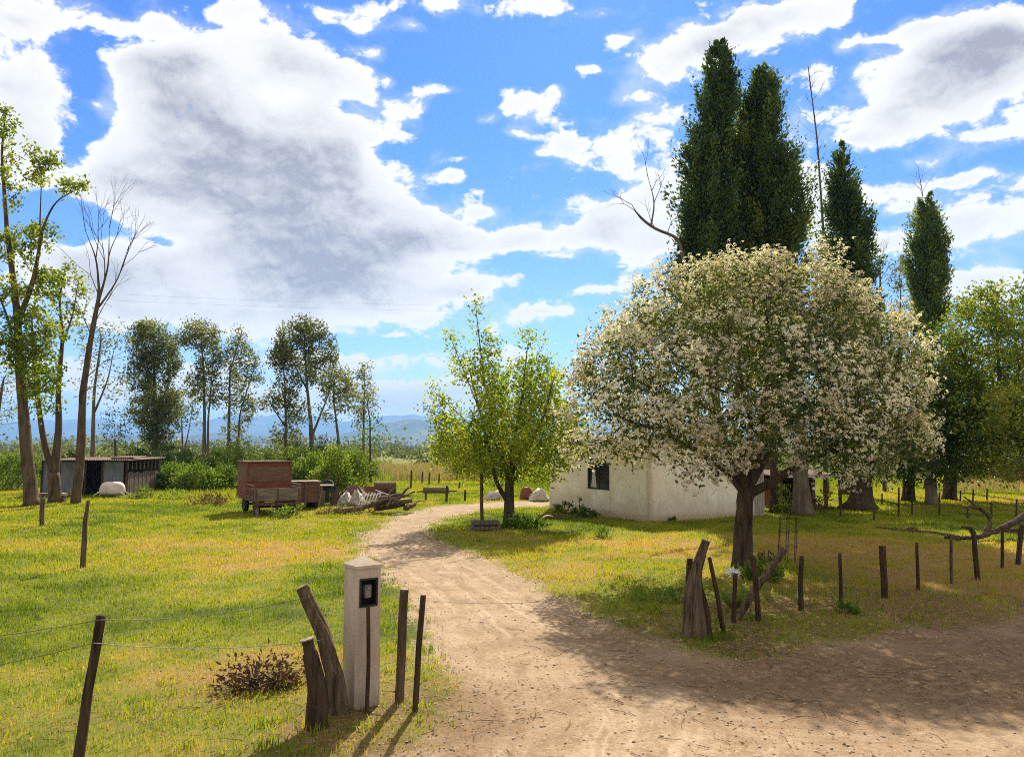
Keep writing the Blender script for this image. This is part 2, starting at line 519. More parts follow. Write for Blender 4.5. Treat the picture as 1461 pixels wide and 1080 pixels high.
def road_w(x, y):
    s = poly_sdf(x, y, ROAD)
    wob = (fbm(x * .9, y * .9, 3) - .5) * 1.5 + (fbm(x * 3.1, y * 3.1, 4) - .5) * .5
    wd_ = 0.35 + 0.02 * np.clip(y, 0, 40)
    return sstep(s + wob * .55, -wd_, wd_)


def gauss(x, y, px, py, rx, ry):
    """soft patch round the ground point seen at px, py"""
    g = G(px, py)
    return np.exp(-((x - g[0]) / rx) ** 2 - ((y - g[1]) / ry) ** 2)


def litter_shade_w(x, y):  # leaf litter patches that also put tree shade into the ground colour
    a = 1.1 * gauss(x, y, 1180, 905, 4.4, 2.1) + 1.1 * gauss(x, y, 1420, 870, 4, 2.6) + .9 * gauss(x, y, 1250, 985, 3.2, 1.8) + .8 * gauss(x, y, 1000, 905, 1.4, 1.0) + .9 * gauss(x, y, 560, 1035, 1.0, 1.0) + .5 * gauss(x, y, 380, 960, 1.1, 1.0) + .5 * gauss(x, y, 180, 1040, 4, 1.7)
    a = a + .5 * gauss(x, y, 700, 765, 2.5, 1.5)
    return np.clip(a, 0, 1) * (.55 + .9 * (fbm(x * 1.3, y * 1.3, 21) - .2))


def dry_w(x, y):
    d = (fbm(x * .35, y * .28, 31) - .5) * .95 + (fbm(x * 1.5, y * 1.2, 32) - .5) * .8 + .36
    d = d + .45 * gauss(x, y, 430, 790, 3.0, 2.2) + .35 * gauss(x, y, 250, 775, 6, 1.5) + .75 * gauss(x, y, 1330, 800, 6, 5) + .35 * gauss(x, y, 780, 830, 2, 2) + .3 * gauss(x, y, 1150, 775, 4, 3)
    d = d + .3 * gauss(x, y, 300, 960, 3, 1.2) + .5 * gauss(x, y, 1440, 715, 8, 6) + .3 * gauss(x, y, 20, 690, 6, 5)
    d = d - .35 * gauss(x, y, 950, 845, 2.0, 1.2) - .1 * gauss(x, y, 200, 850, 4, 2.2) - .4 * gauss(x, y, 740, 745, 2.0, 2.0) - .3 * gauss(x, y, 1250, 715, 5, 2.5)
    return np.clip(d, 0, 1)


def gz(x, y):
    x = np.asarray(x, float); y = np.asarray(y, float)
    r = np.hypot(x, y)
    fade = np.exp(-(r / 90.0) ** 2)
    z = (fbm(x * .25, y * .25, 41) - .5) * .16 * fade
    rw = road_w(x, y)
    z = z - .035 * rw * fade + (fbm(x * 2.2, y * 2.2, 42) - .5) * (.05 - .025 * rw) * fade
    # two worn wheel tracks along the drive
    s = poly_sdf(x, y, ROAD)
    z = z - .02 * rw * np.exp(-((s - .8) / .3) ** 2) * fade
    return z


def gzf(x, y):
    return float(gz(np.array([x]), np.array([y]))[0])


def lines(a, b_, step, far, n):
    core = np.arange(a, b_ + 1e-6, step)
    t = np.geomspace(step, far - max(abs(a), abs(b_)), n)
    return np.concatenate([a - t[::-1], core, b_ + t])


gx = lines(-15.0, 15.0, .15, 14500, 42)
gy = np.concatenate([-np.geomspace(.3, 4000, 26)[::-1] + 2.5, np.arange(2.5, 36, .15), 36 + np.geomspace(.15, 14000, 60)])
XX, YY = np.meshgrid(gx, gy)
ZZ = gz(XX, YY)
RW, DW, LW = road_w(XX, YY), dry_w(XX, YY), litter_shade_w(XX, YY)
SD = np.clip(poly_sdf(XX, YY, ROAD), -6, 6)
nx, ny = len(gx), len(gy)
V = np.stack([XX, YY, ZZ], -1).reshape(-1, 3)
i = (np.arange(ny - 1)[:, None] * nx + np.arange(nx - 1)[None]).ravel()
quads = np.stack([i, i + 1, i + nx + 1, i + nx], -1)
fr = RW.ravel()[quads].mean(1)

m, nb = material('ground_soil')
pos = nb.n('NewGeometry').outputs['Position']
road, dry, lit = nb.attr('road'), nb.attr('dry'), nb.attr('litter_shade')
na = nb.noise(pos, 1.7, 6, .6)
nbn = nb.noise(pos, 9.0, 8, .65)
ncn = nb.noise(pos, 55.0, 4, .6)
ndn = nb.noise(nb.scalev(pos, (1.6, .35, 1)), 2.4, 5, .6)
soil = nb.ramp(nb.m('ADD', dry, nb.m('MULTIPLY', nb.m('SUBTRACT', nbn, .5), .7)), [(0.05, (.06, .075, .008)), (.35, (.14, .15, .016)), (.6, (.20, .155, .035)), (.95, (.27, .17, .06))])  # dry soil tones darkened to stand for shade between the blades
dirt = nb.ramp(nb.m('ADD', nb.m('MULTIPLY', na, .6), nb.m('MULTIPLY', nbn, .45)), [(.30, (.175, .115, .066)), (.52, (.30, .208, .128)), (.75, (.43, .33, .22))])
dirt = nb.mix(nb.m('MULTIPLY', nb.step(ndn, .5, .72), .55), dirt, (.165, .10, .056))
dirt = nb.mix(nb.m('MULTIPLY', nb.step(ncn, .58, .76), .28), dirt, (.12, .075, .045))
dirt = nb.mix(nb.m('MULTIPLY', nb.step(ncn, .42, .28), .35), dirt, (.55, .45, .33))
sdv = nb.n('CombineXYZ', {0: nb.m('MULTIPLY', nb.attr('edge'), 5.5), 1: nb.n('SeparateXYZ', {0: nb.scalev(pos, (.12, .12, .12))}).outputs[1]}).outputs[0]
stk = nb.noise(nb.v('ADD', sdv, nb.scalev(nb.noise(pos, .8, 2, .5, 1), (1.6, 1.6, 0))), 1.0, 5, .62)
dirt = nb.mix(nb.m('MULTIPLY', nb.step(stk, .52, .70), .55), dirt, (.48, .375, .26))
dirt = nb.mix(nb.m('MULTIPLY', nb.step(stk, .47, .30), .55), dirt, (.20, .12, .06))
grit = nb.noise(pos, 24.0, 5, .75)
dirt = nb.mix(nb.m('MULTIPLY', nb.step(grit, .50, .66), .5), dirt, (.47, .375, .26))
dirt = nb.mix(nb.m('MULTIPLY', nb.step(grit, .48, .34), .6), dirt, (.17, .105, .062))
rm = nb.step(nb.m('ADD', road, nb.m('MULTIPLY', nb.m('SUBTRACT', nbn, .5), .8)), .25, .75)
col = nb.mix(rm, soil, dirt)
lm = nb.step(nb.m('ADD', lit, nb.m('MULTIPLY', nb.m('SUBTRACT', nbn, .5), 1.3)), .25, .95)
col = nb.mix(nb.m('MULTIPLY', lm, .8), col, nb.mix(nb.step(nb.m('ADD', nb.m('MULTIPLY', ncn, .5), nb.m('MULTIPLY', nbn, .5)), .42, .60), (.075, .042, .021), (.22, .13, .066)))  # litter brown, darkened to deepen the shade below the blossoming tree
hgt = nb.m('ADD', nb.m('MULTIPLY', nbn, .7), nb.m('MULTIPLY', ncn, .35))
finish(nb, col, .95, hgt, .6, .035, spec=.1)
MAT['ground'] = m


def ground_part(name, sel, ):
    q = quads[sel]
    used, inv = np.unique(q, return_inverse=True)
    o = mesh_obj(name, V[used], [inv.reshape(-1, 4)], MAT['ground'], None, None,
                 {'road': ('POINT', RW.ravel()[used]), 'dry': ('POINT', DW.ravel()[used]), 'litter_shade': ('POINT', LW.ravel()[used]), 'edge': ('POINT', SD.ravel()[used])}, True)
    return tag(o, None, None, None, 'structure')


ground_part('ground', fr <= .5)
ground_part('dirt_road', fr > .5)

# distant hills and mountains
m, nb = material('hill_cover')
pos = nb.n('NewGeometry').outputs['Position']
na = nb.noise(pos, .004, 8, .65)
c = nb.ramp(na, [(.38, (.022, .035, .014)), (.52, (.06, .075, .028)), (.66, (.16, .145, .07))])
finish(nb, c, .95, None, spec=.05)
MAT['hill'] = m


def ridge(name, Y0, Y1, prof, seed, rough):
    """prof: (px, py) of the skyline seen in the photo, at its own distance"""
    xs = np.linspace(-9000, 9000, 300)
    ys = np.linspace(Y0, Y1, 44)
    X, Y = np.meshgrid(xs, ys)
    px = CX + X / Y * F
    hp = np.interp(px, [p[0] for p in prof], [p[1] for p in prof])
    Ym = .5 * (Y0 + Y1)
    H = np.maximum((640.2 - hp) / F * Ym, 0) + 8
    t = np.clip((Y - Y0) / (Y1 - Y0), 0, 1)
    env = np.sin(math.pi * np.clip(t, 0, 1)) ** .8
    nz = fbm(X / 520, Y / 620, seed, 6)
    Z = H * env * (1 - rough + rough * 1.6 * nz) - 6
    n0, n1_ = len(xs), len(ys)
    ii = (np.arange(n1_ - 1)[:, None] * n0 + np.arange(n0 - 1)[None]).ravel()
    o = mesh_obj(name, np.stack([X, Y, Z], -1).reshape(-1, 3), [np.stack([ii, ii + 1, ii + n0 + 1, ii + n0], -1)], MAT['hill'], smooth=True)
    return tag(o, kind='structure')


ridge('mountains', 9000, 12500, [(-600, 600), (0, 602), (120, 596), (220, 604), (330, 598), (400, 588), (470, 600), (545, 592), (610, 588), (680, 598), (800, 606), (1100, 600), (1500, 604), (2200, 600)], 61, .35)
ridge('hills', 4200, 6800, [(-600, 628), (0, 626), (200, 622), (320, 612), (400, 614), (480, 624), (540, 610), (590, 600), (640, 612), (700, 626), (900, 630), (1300, 628), (2200, 626)], 62, .5)


# ------------------------------------------------------------------ grass
def blades(x, y, h, w, tint, name, m, kind='stuff', bend=.5, seg2=True):
    n = len(x)
    z = gz(x, y) - .006
    a = rng.uniform(0, 2 * math.pi, n)
    la = rng.uniform(0, 2 * math.pi, n)
    lean = rng.uniform(.1, 1, n) * bend * h
    sx, sy = np.cos(a) * w * .5, np.sin(a) * w * .5
    lx, ly = np.cos(la) * lean, np.sin(la) * lean
    P0 = np.stack([x - sx, y - sy, z], -1)
    P1 = np.stack([x + sx, y + sy, z], -1)
    T = np.stack([x + lx, y + ly, z + np.sqrt(np.maximum(h * h - lean * lean * .8, 1e-6))], -1)
    if not seg2:
        V_ = np.stack([P0, P1, T], 1).reshape(-1, 3)
        k = np.arange(n)[:, None] * 3
        return mesh_obj(name, V_, [k + np.array([[0, 1, 2]])], m, None, None, {'tint': ('FACE', tint)})
    M0 = np.stack([x - sx * .8 + lx * .3, y - sy * .8 + ly * .3, z + h * .62], -1)
    M1 = np.stack([x + sx * .8 + lx * .3, y + sy * .8 + ly * .3, z + h * .62], -1)
    V_ = np.stack([P0, P1, M1, M0, T], 1).reshape(-1, 3)
    k = np.arange(n)[:, None] * 5
    return mesh_obj(name, V_, [k + np.array([[0, 1, 2, 3]]), k + np.array([[3, 2, 4]])], m, None, None, {'tint': ('FACE', np.concatenate([tint, tint]))})


MAT['grass'] = leaf_mat('grass_blade', [(0.0, (.07, .12, .008)), (.28, (.19, .25, .012)), (.52, (.33, .33, .02)), (.76, (.46, .34, .06)), (1.0, (.36, .20, .075))], .5, .55, .25)


def scatter(n, r0, r1, half=R(43), p=-1.2):
    """polar scatter whose density falls with distance as r**p"""
    u = rng.uniform(0, 1, n)
    e = 2 + p
    r = (r0 ** e + u * (r1 ** e - r0 ** e)) ** (1 / e)
    a = rng.uniform(-half, half, n)
    return r * np.sin(a), r * np.cos(a), r


x, y, r = scatter(820000, 5.2, 75)
rw, dw, lw = road_w(x, y), dry_w(x, y), litter_shade_w(x, y)
clump = fbm(x * 2.3, y * 2.3, 51)
keep = rng.uniform(0, 1, len(x)) < np.clip((1 - rw * 1.12), 0, 1) * np.clip(1 - .62 * lw, .1, 1) * (.35 + 1.1 * clump) * np.where(dw > .75, .75, 1)
x, y, r, dw, clump, lw = [q[keep] for q in (x, y, r, dw, clump, lw)]
h = (.028 + .052 * clump * rng.uniform(.4, 1.2, len(x))) * (r / 6) ** .28
w = .0068 * (r / 6) ** .95 * rng.uniform(.7, 1.3, len(x))
tint = np.clip(dw * .75 + .06 + rng.normal(0, .135, len(x)) * (1 + 1.5 * lw) + .12 * lw, 0, 1)  # litter mask also puts the dimmer near-left corner into the blade tints
tag(blades(x, y, h, w, tint, 'grass', MAT['grass'], seg2=False), kind='stuff')

# taller ragged tufts along the verges
cx_, cy_, cr = scatter(2600, 5.3, 34, p=-1.0)
s_ = poly_sdf(cx_, cy_, ROAD)
ok = (rng.uniform(0, 1, len(cx_)) < np.where((s_ < .1) & (s_ > -1.6), .6, .14)) & (s_ < .15)
cx_, cy_, cr = cx_[ok], cy_[ok], cr[ok]
nt = 22
x = np.repeat(cx_, nt) + rng.normal(0, .055, len(cx_) * nt) * (1 + np.repeat(cr, nt) / 25)
y = np.repeat(cy_, nt) + rng.normal(0, .055, len(cx_) * nt) * (1 + np.repeat(cr, nt) / 25)
hh = np.repeat(rng.uniform(.05, .14, len(cx_)), nt) * rng.uniform(.5, 1.1, len(x))
tt = np.clip(np.repeat(dry_w(cx_, cy_) * .6 + rng.uniform(-.1, .15, len(cx_)), nt) + rng.normal(0, .1, len(x)), 0, 1)
tag(blades(x, y, hh, .008 * (1 + np.repeat(cr, nt) / 14), tt, 'tall_grass', MAT['grass'], bend=.8), kind='stuff')


# ------------------------------------------------------------------ leaves
def leaf_arrays(c, d, nrm, L, Wd, fold=.25):
    s = unit(np.cross(d, nrm))
    L = np.broadcast_to(L, (len(c),))[:, None]
    Wd = np.broadcast_to(Wd, (len(c),))[:, None]
    up = unit(np.cross(s, d))
    mid = c + d * L * .45
    V_ = np.stack([c, mid + s * Wd * .5 + up * Wd * fold, c + d * L, mid - s * Wd * .5 + up * Wd * fold], 1).reshape(-1, 3)
    return V_, np.arange(len(c))[:, None] * 4 + np.array([[0, 1, 2, 3]])


def rand_dirs(n, up=0.0):
    d = rng.normal(0, 1, (n, 3))
    d[:, 2] += up
    return unit(d)


def leaves_obj(name, c, L, Wd, tint, m, parent=None, up=.0, nup=.6, dirs=None, jit=.3, fold=.25):
    n = len(c)
    d = rand_dirs(n, up) if dirs is None else unit(dirs + rng.normal(0, .5, (n, 3)))
    nr = rand_dirs(n, nup)
    L_ = L * rng.uniform(1 - jit, 1 + jit, n)
    V_, q = leaf_arrays(np.asarray(c), d, nr, L_, Wd / L * L_, fold)
    return mesh_obj(name, V_, [q], m, parent, None, {'tint': ('FACE', tint)})


# fallen leaves, twigs, pebbles on the ground
MAT['dead_leaf'] = leaf_mat('dead_leaf', [(0, (.12, .07, .035)), (.35, (.24, .15, .08)), (.7, (.36, .24, .135)), (1, (.50, .38, .24))], .25, .7, .2)
x, y, r = scatter(190000, 5.0, 30, p=-1.0)
lw, rw = litter_shade_w(x, y), road_w(x, y)
sd_ = poly_sdf(x, y, ROAD)
keep = rng.uniform(0, 1, len(x)) < np.clip(lw * .6 + .03 * rw + .35 * np.exp(-(sd_ / .7) ** 2) + .04, 0, .9) * np.clip(2.6 * (fbm(x * 1.9, y * 1.9, 71, 4) - .33), 0, 1.2) * .9
x, y, r = x[keep], y[keep], r[keep]
c = np.stack([x, y, gz(x, y) + rng.uniform(.002, .014, len(x))], -1)
dd = rng.normal(0, 1, (len(x), 3)) * [1, 1, .25]
dd = unit(dd * np.array([1, 1, .5]) + rng.normal(0, .2, dd.shape) * np.array([1, 1, .3]))
Lf = .010 + .040 * rng.uniform(0, 1, len(x)) ** 2.6
Vl, ql = leaf_arrays(c, dd, rand_dirs(len(x), 2.2), Lf, Lf * rng.uniform(.35, .8, len(x)), .2)
tag(mesh_obj('fallen_leaves', Vl, [ql], MAT['dead_leaf'], None, None, {'tint': ('FACE', rng.uniform(0, 1, len(x)) ** .8)}), kind='stuff')

MAT['pebble'] = plain_mat('pebble', (.30, .22, .15), (.54, .44, .33), 3)
x, y, r = scatter(26000, 4.8, 30, p=-1.0)
keep = (road_w(x, y) > .35) & (rng.uniform(0, 1, len(x)) < .25 + .9 * (fbm(x, y, 73) > .5))
x, y = x[keep], y[keep]
sz = .004 + .018 * rng.uniform(0, 1, len(x)) ** 5
oc = np.array([(1, 0, 0), (-1, 0, 0), (0, 1, 0), (0, -1, 0), (0, 0, .7), (0, 0, -.5)], float)
rot = rng.uniform(0, 6.28, len(x))
Vp = oc[None] * sz[:, None, None] * rng.uniform(.6, 1.3, (len(x), 6, 1))
Vp = np.stack([Vp[..., 0] * np.cos(rot)[:, None] - Vp[..., 1] * np.sin(rot)[:, None], Vp[..., 0] * np.sin(rot)[:, None] + Vp[..., 1] * np.cos(rot)[:, None], Vp[..., 2]], -1)
Vp = Vp + np.stack([x, y, gz(x, y) + sz * .25], -1)[:, None]
of = np.array([(0, 2, 4), (2, 1, 4), (1, 3, 4), (3, 0, 4), (2, 0, 5), (1, 2, 5), (3, 1, 5), (0, 3, 5)])
tag(mesh_obj('pebbles', Vp.reshape(-1, 3), [(np.arange(len(x))[:, None, None] * 6 + of[None]).reshape(-1, 3)], MAT['pebble'], smooth=True), kind='stuff')

x, y, r = scatter(1500, 5.0, 22, p=-1.0)
keep = rng.uniform(0, 1, len(x)) < np.clip(litter_shade_w(x, y) * 1.0 + .05, 0, 1)
x, y = x[keep], y[keep]
tw = MB()
for a_, b_ in zip(x, y):
    L = random.uniform(.08, .32)
    t = random.uniform(0, 6.28)
    z = gzf(a_, b_) + .008
    q = np.array([(-.5, 0, 0), (0, random.uniform(-.12, .12), .03), (.5, 0, .01)]) * L
    q = np.stack([a_ + q[:, 0] * math.cos(t) - q[:, 1] * math.sin(t), b_ + q[:, 0] * math.sin(t) + q[:, 1] * math.cos(t), z + q[:, 2]], -1)
    tw.tube(q, (.003, .0015), 4, caps=False)
tag(tw.build('twigs', MAT['bark_brown']), kind='stuff')


# ------------------------------------------------------------------ trees
def colonize(stems, attr, D, di, dk, iters=140, jitter=.12, droop=0.0):
    """space colonisation from stem polylines; returns nodes, parents, stem radii"""
    nodes, par, srad = [], [], []
    for pts, (r0, r1) in stems:
        pts = np.asarray(pts, float)
        seg = np.linalg.norm(np.diff(pts, axis=0), axis=1)
        L = np.concatenate([[0], np.cumsum(seg)])
        k = max(2, int(L[-1] / D) + 1)
        t = np.linspace(0, L[-1], k)
        q = np.stack([np.interp(t, L, pts[:, j]) for j in range(3)], -1)
        # round the corners a little
        for _ in range(2):
            if k > 3:
                q[1:-1] = .5 * q[1:-1] + .25 * (q[:-2] + q[2:])
        rr = r0 + (r1 - r0) * (t / max(L[-1], 1e-6)) ** .8
        if nodes:
            near = int(np.argmin(np.linalg.norm(np.array(nodes) - q[0], axis=1)))
            p = near
        else:
            p = -1
        for j in range(k):
            if p >= 0 and j == 0 and np.linalg.norm(np.array(nodes[p]) - q[0]) < .02:
                continue
            nodes.append(q[j]); par.append(p); srad.append(rr[j])
            p = len(nodes) - 1
    N = np.array(nodes)
    par = list(par)
    if attr is None or not len(attr):
        return N, np.array(par), np.array(srad)
    A = np.asarray(attr, float)
    best = np.full(len(A), 1e9)
    bi = np.zeros(len(A), int)

    def update(start):
        new = N[start:]
        for s in range(0, len(new), 256):
            d = np.linalg.norm(A[:, None] - new[None, s:s + 256], axis=2)
            k = d.argmin(1)
            dm = d[np.arange(len(A)), k]
            u = dm < best
            best[u] = dm[u]
            bi[u] = k[u] + start + s
    update(0)
    for it in range(iters):
        alive = best > dk
        A, best, bi = A[alive], best[alive], bi[alive]
        if not len(A):
            break
        act = best < di
        if not act.any():
            di *= 1.5
            if di > 30:
                break
            continue
        ids, inv = np.unique(bi[act], return_inverse=True)
        dirs = unit(A[act] - N[bi[act]])
        acc = np.zeros((len(ids), 3))
        np.add.at(acc, inv, dirs)
        acc = unit(acc + rng.normal(0, jitter, acc.shape) + np.array([0, 0, -droop]))
        new = N[ids] + acc * D
        start = len(N)
        # avoid stacking the same growth again
        dup = np.linalg.norm(new - N[ids], axis=1) < 1e-6
        new, ids = new[~dup], ids[~dup]
        N = np.vstack([N, new])
        par.extend(ids.tolist())
        b0 = best.copy()
        update(start)
        stuck = act & (best >= b0 - 1e-9)
        if stuck.any():
            drop = stuck & (rng.uniform(0, 1, len(A)) < .5)
            A, best, bi = A[~drop], best[~drop], bi[~drop]
    sr = np.concatenate([srad, np.zeros(len(N) - len(srad))])
    return N, np.array(par), sr


def skeleton_mesh(N, par, srad, tip, expo, kmax=10, rough=.12, flare=None):
    n = len(N)
    cnt = np.zeros(n)
    kids = [[] for _ in range(n)]
    for i_ in range(n):
        if par[i_] >= 0:
            kids[par[i_]].append(i_)
    order = np.argsort([0] * n)
    # nodes are always added after their parents
    for i_ in range(n - 1, -1, -1):
        if not kids[i_]:
            cnt[i_] = 1
        if par[i_] >= 0:
            cnt[par[i_]] += cnt[i_]
    rad = np.maximum(tip * cnt ** (1 / expo), srad)
    mb = MB()
    start = [(i_, par[i_]) for i_ in range(n) if par[i_] < 0]
    while start:
        i_, p = start.pop()
        ch = ([p] if p >= 0 else []) + [i_]
        while kids[ch[-1]]:
            ks = sorted(kids[ch[-1]], key=lambda q: -rad[q])
            for q in ks[1:]:
                start.append((q, ch[-1]))
            ch.append(ks[0])
        if len(ch) < 2:
            continue
        P = N[ch].copy()
        r_ = rad[ch].copy()
        if p >= 0:
            r_[0] = min(r_[0], r_[1] * 1.25)
        if len(P) > 3:
            P[1:-1] = .6 * P[1:-1] + .2 * (P[:-2] + P[2:])
        if p < 0 and flare:
            r_ = r_ * (1 + flare * np.exp(-(P[:, 2] - P[0, 2]) / .28))
        big = r_.max()
        k = kmax if big > .09 else 6 if big > .03 else 4 if big > .012 else 3
        mb.tube(P, r_, k, rough if big > .03 else 0, caps=big > .02)
    return mb, rad, cnt


def blob_points(blobs, Y, dens, shell=.5):
    """attraction points in ellipsoids given by where they stand in the photo and their own depth"""
    out = []
    for bl in blobs:
        px, py, rx, ry = bl[:4]
        dy = bl[4] if len(bl) > 4 else 0.0
        wgt = bl[5] if len(bl) > 5 else 1.0
        c = W(px, py, Y + dy)
        a, h_ = rx * Y / F, ry * Y / F
        dep = bl[6] if len(bl) > 6 else a
        k = max(4, int(dens * wgt * (a * h_ * dep) ** (2 / 3)))
        u = unit(rng.normal(0, 1, (k, 3)))
        rr = rng.uniform(0, 1, k) ** (1 / 3.0)
        rr = rr * (1 - shell) + shell * (1 - .35 * rng.uniform(0, 1, k) ** 1.5)
        rr = rr * (1 + .75 * (fbm(u[:, 0] * 2.2 + u[:, 2] * 1.3 + px * .1, u[:, 1] * 2.2 - u[:, 2] + py * .1, 6, 2) - .5))
        out.append(c + u * rr[:, None] * np.array([a, dep, h_]))
    return np.vstack(out)


def pxstem(pts, Y, dys=None):
    return [W(px, py, Y + (dys[k] if dys else 0.0)) for k, (px, py) in enumerate(pts)]


def tree(name, label, cat, Y, stems, blobs, leaf=None, bark='bark_grey', dens=30, D=.3, di=2.5, dk=.5, tip=.006, expo=2.3, shell=.5,
         flare=.25, group=None, extra=None, jitter=.15, kmax=10, clip=None, droop=0, sticks=None, mat_crown='crown'):
    """stems: [(pixel polyline, (r0, r1), dys)]; leaf: dict(n per tip node, spread, L, W, mat, tint)"""
    base = W(stems[0][0][0][0], stems[0][0][0][1], Y)
    base[2] = gzf(base[0], base[1]) - .03 if Y < 90 else -.05
    st = []
    for s in stems:
        q = pxstem(s[0], Y, s[2] if len(s) > 2 else None)
        st.append((q, s[1]))
    st[0][0][0] = base.copy()
    att = blob_points(blobs, Y, dens, shell) if blobs else None
    if att is not None and clip is not None:
        att = att[clip(att)]
    if extra is not None:
        att = np.vstack([att, extra])
    N, par, sr = colonize(st, att, D, di, dk, jitter=jitter, droop=droop)
    mb, rad, cnt = skeleton_mesh(N, par, sr, tip, expo, kmax, flare=flare)
    for q, r_ in (sticks(N) if sticks else ()):
        mb.tube(q, r_, 4, caps=False)
    root = thing(name, label, cat, base, 0, group)
    mb.build('trunk', MAT[bark], root, smooth=True, off=base)
    if leaf:
        keepf = leaf.get('keep')
        sel = np.where((rad < leaf.get('rmax', tip * 3.2)) & (np.arange(len(N)) >= 2) & (sr < tip * 2.5))[0]
        if leaf.get('low') is not None:
            sel = sel[N[sel, 2] > leaf['low']]
        if keepf is not None:
            sel = sel[keepf(N[sel])]
        k = leaf['n']
        cnts = rng.poisson(k, len(sel))
        idx = np.repeat(sel, cnts)
        c = N[idx] + rng.normal(0, leaf['s'], (len(idx), 3))
        pd = N[idx] - N[np.maximum(par[idx], 0)]
        ct = fbm(N[:, 0] * 1.1 + N[:, 2] * .7, N[:, 1] * 1.1 + N[:, 2] * .9, 5, 2)
        t0 = leaf.get('tint', (.5, .22))
        tint = np.clip(t0[0] + (ct[idx] - .5) * 1.1 + rng.normal(0, t0[1], len(idx)), 0, 1)
        leaves_obj(mat_crown, c - base, leaf['L'], leaf['W'], tint, MAT[leaf['mat']], root, leaf.get('up', 0), .8, unit(pd + np.array([0, 0, leaf.get('up', 0)])) if leaf.get('along') else None)
    return root, N, par, rad, base


MAT['leaf_blossom_tree'] = leaf_mat('leaf_blossom_tree', [(0, (.03, .055, .012)), (.45, (.08, .115, .022)), (.8, (.16, .20, .04)), (1, (.27, .28, .06))], .42, .45, .4)
MAT['leaf_fruit'] = leaf_mat('leaf_fruit', [(0, (.06, .12, .008)), (.4, (.15, .24, .012)), (.75, (.29, .36, .02)), (1, (.42, .42, .03))], .55, .45, .35)
MAT['leaf_spring'] = leaf_mat('leaf_spring', [(0, (.07, .12, .012)), (.4, (.17, .24, .018)), (.75, (.30, .33, .028)), (1, (.42, .38, .05))], .5, .5, .3)
MAT['leaf_gum'] = leaf_mat('leaf_gum', [(0, (.06, .08, .024)), (.5, (.14, .165, .045)), (.85, (.24, .25, .065)), (1, (.34, .31, .09))], .5, .5, .35)
MAT['leaf_shade'] = leaf_mat('leaf_shade', [(0, (.035, .07, .010)), (.5, (.085, .14, .016)), (.85, (.17, .23, .022)), (1, (.27, .30, .035))], .5, .45, .35)
MAT['leaf_poplar'] = leaf_mat('leaf_poplar', [(0, (.025, .052, .020)), (.45, (.065, .115, .036)), (.75, (.14, .20, .045)), (1, (.29, .32, .05))], .42, .5, .3)
MAT['leaf_bush'] = leaf_mat('leaf_bush', [(0, (.045, .09, .012)), (.5, (.12, .20, .018)), (.85, (.24, .31, .025)), (1, (.36, .36, .05))], .42, .5, .3)
MAT['blossom'] = leaf_mat('blossom', [(0, (.42, .37, .27)), (.35, (.62, .57, .45)), (.7, (.78, .75, .63)), (1, (.88, .86, .76))], .4, .7, .15)

# --- the large blossoming tree in front of the house
YB = float(G(1060, 814)[1])
open_below = lambda q: ~((q[:, 2] < 2.6 - .25 * np.abs(np.hypot(q[:, 0] - G(1062, 814)[0], q[:, 1] - YB) - 1.0)) & (np.hypot(q[:, 0] - G(1062, 814)[0], q[:, 1] - YB) < 1.9))
crown = [(1062, 545, 215, 150, 0, 1.4, 3.0), (940, 535, 130, 110, -.4, 1), (905, 600, 95, 62, -.2, .8), (1200, 540, 120, 120, -.3, 1), (1235, 620, 85, 70, -.2, .8),
         (1000, 450, 120, 72, 0, 1), (1130, 450, 130, 75, 0, 1), (1065, 430, 130, 62, .3, 1), (1275, 500, 55, 70, .2, .7), (860, 540, 55, 62, .3, .6),
         (1060, 560, 190, 105, -2.1, 1.2, 1.1), (1060, 520, 190, 110, 2.1, 1, 1.1), (1180, 650, 60, 38, -.8, .5), (1290, 590, 40, 60, .3, .5), (850, 640, 55, 28, -.3, .5),
         (1180, 368, 36, 26, .4, .5), (880, 632, 60, 24, -.6, .6), (960, 625, 60, 26, -.8, .6), (820, 600, 34, 40, .2, .5), (1300, 640, 36, 44, 0, .5), (1010, 640, 60, 20, 1.5, .5), (910, 640, 60, 18, 1.2, .5), (1090, 385, 50, 22, .2, .5), (970, 405, 50, 28, 0, .5)]
bst = [([(1060, 816), (1060, 760), (1064, 705)], (.20, .18)),
       ([(1064, 705), (1035, 668), (990, 640), (930, 610)], (.10, .035), [0, -.1, -.3, -.5]),
       ([(1064, 705), (1050, 680), (1040, 640), (1020, 590)], (.10, .04), [0, .2, .6, 1.0]),
       ([(1064, 705), (1078, 665), (1085, 620), (1090, 560)], (.13, .05), [0, .1, 0, -.1]),
       ([(1066, 705), (1100, 690), (1140, 662), (1190, 640), (1240, 600)], (.11, .04), [0, -.1, -.2, -.1, 0]),
       ([(1064, 700), (1055, 660), (1075, 610), (1060, 560)], (.09, .035), [0, -.4, -1.0, -1.5]),
       ([(1066, 700), (1095, 650), (1130, 600), (1160, 560)], (.09, .035), [0, .4, .9, 1.3])]
root, N, par, rad, base = tree('blossom_tree', 'broad domed tree covered in off-white blossom in front of the pale house', 'tree', YB, bst, crown,
                               dict(n=10, s=.11, L=.09, W=.052, mat='leaf_blossom_tree', tint=(.5, .2), rmax=.017, keep=open_below), 'bark_dark', dens=230, D=.16, di=1.3, dk=.22, tip=.0055, expo=2.35, flare=.35, shell=.55, kmax=14, clip=open_below)
tips = np.setdiff1d(np.arange(len(N)), np.unique(par))
cen = np.array(W(1062, 560, YB))
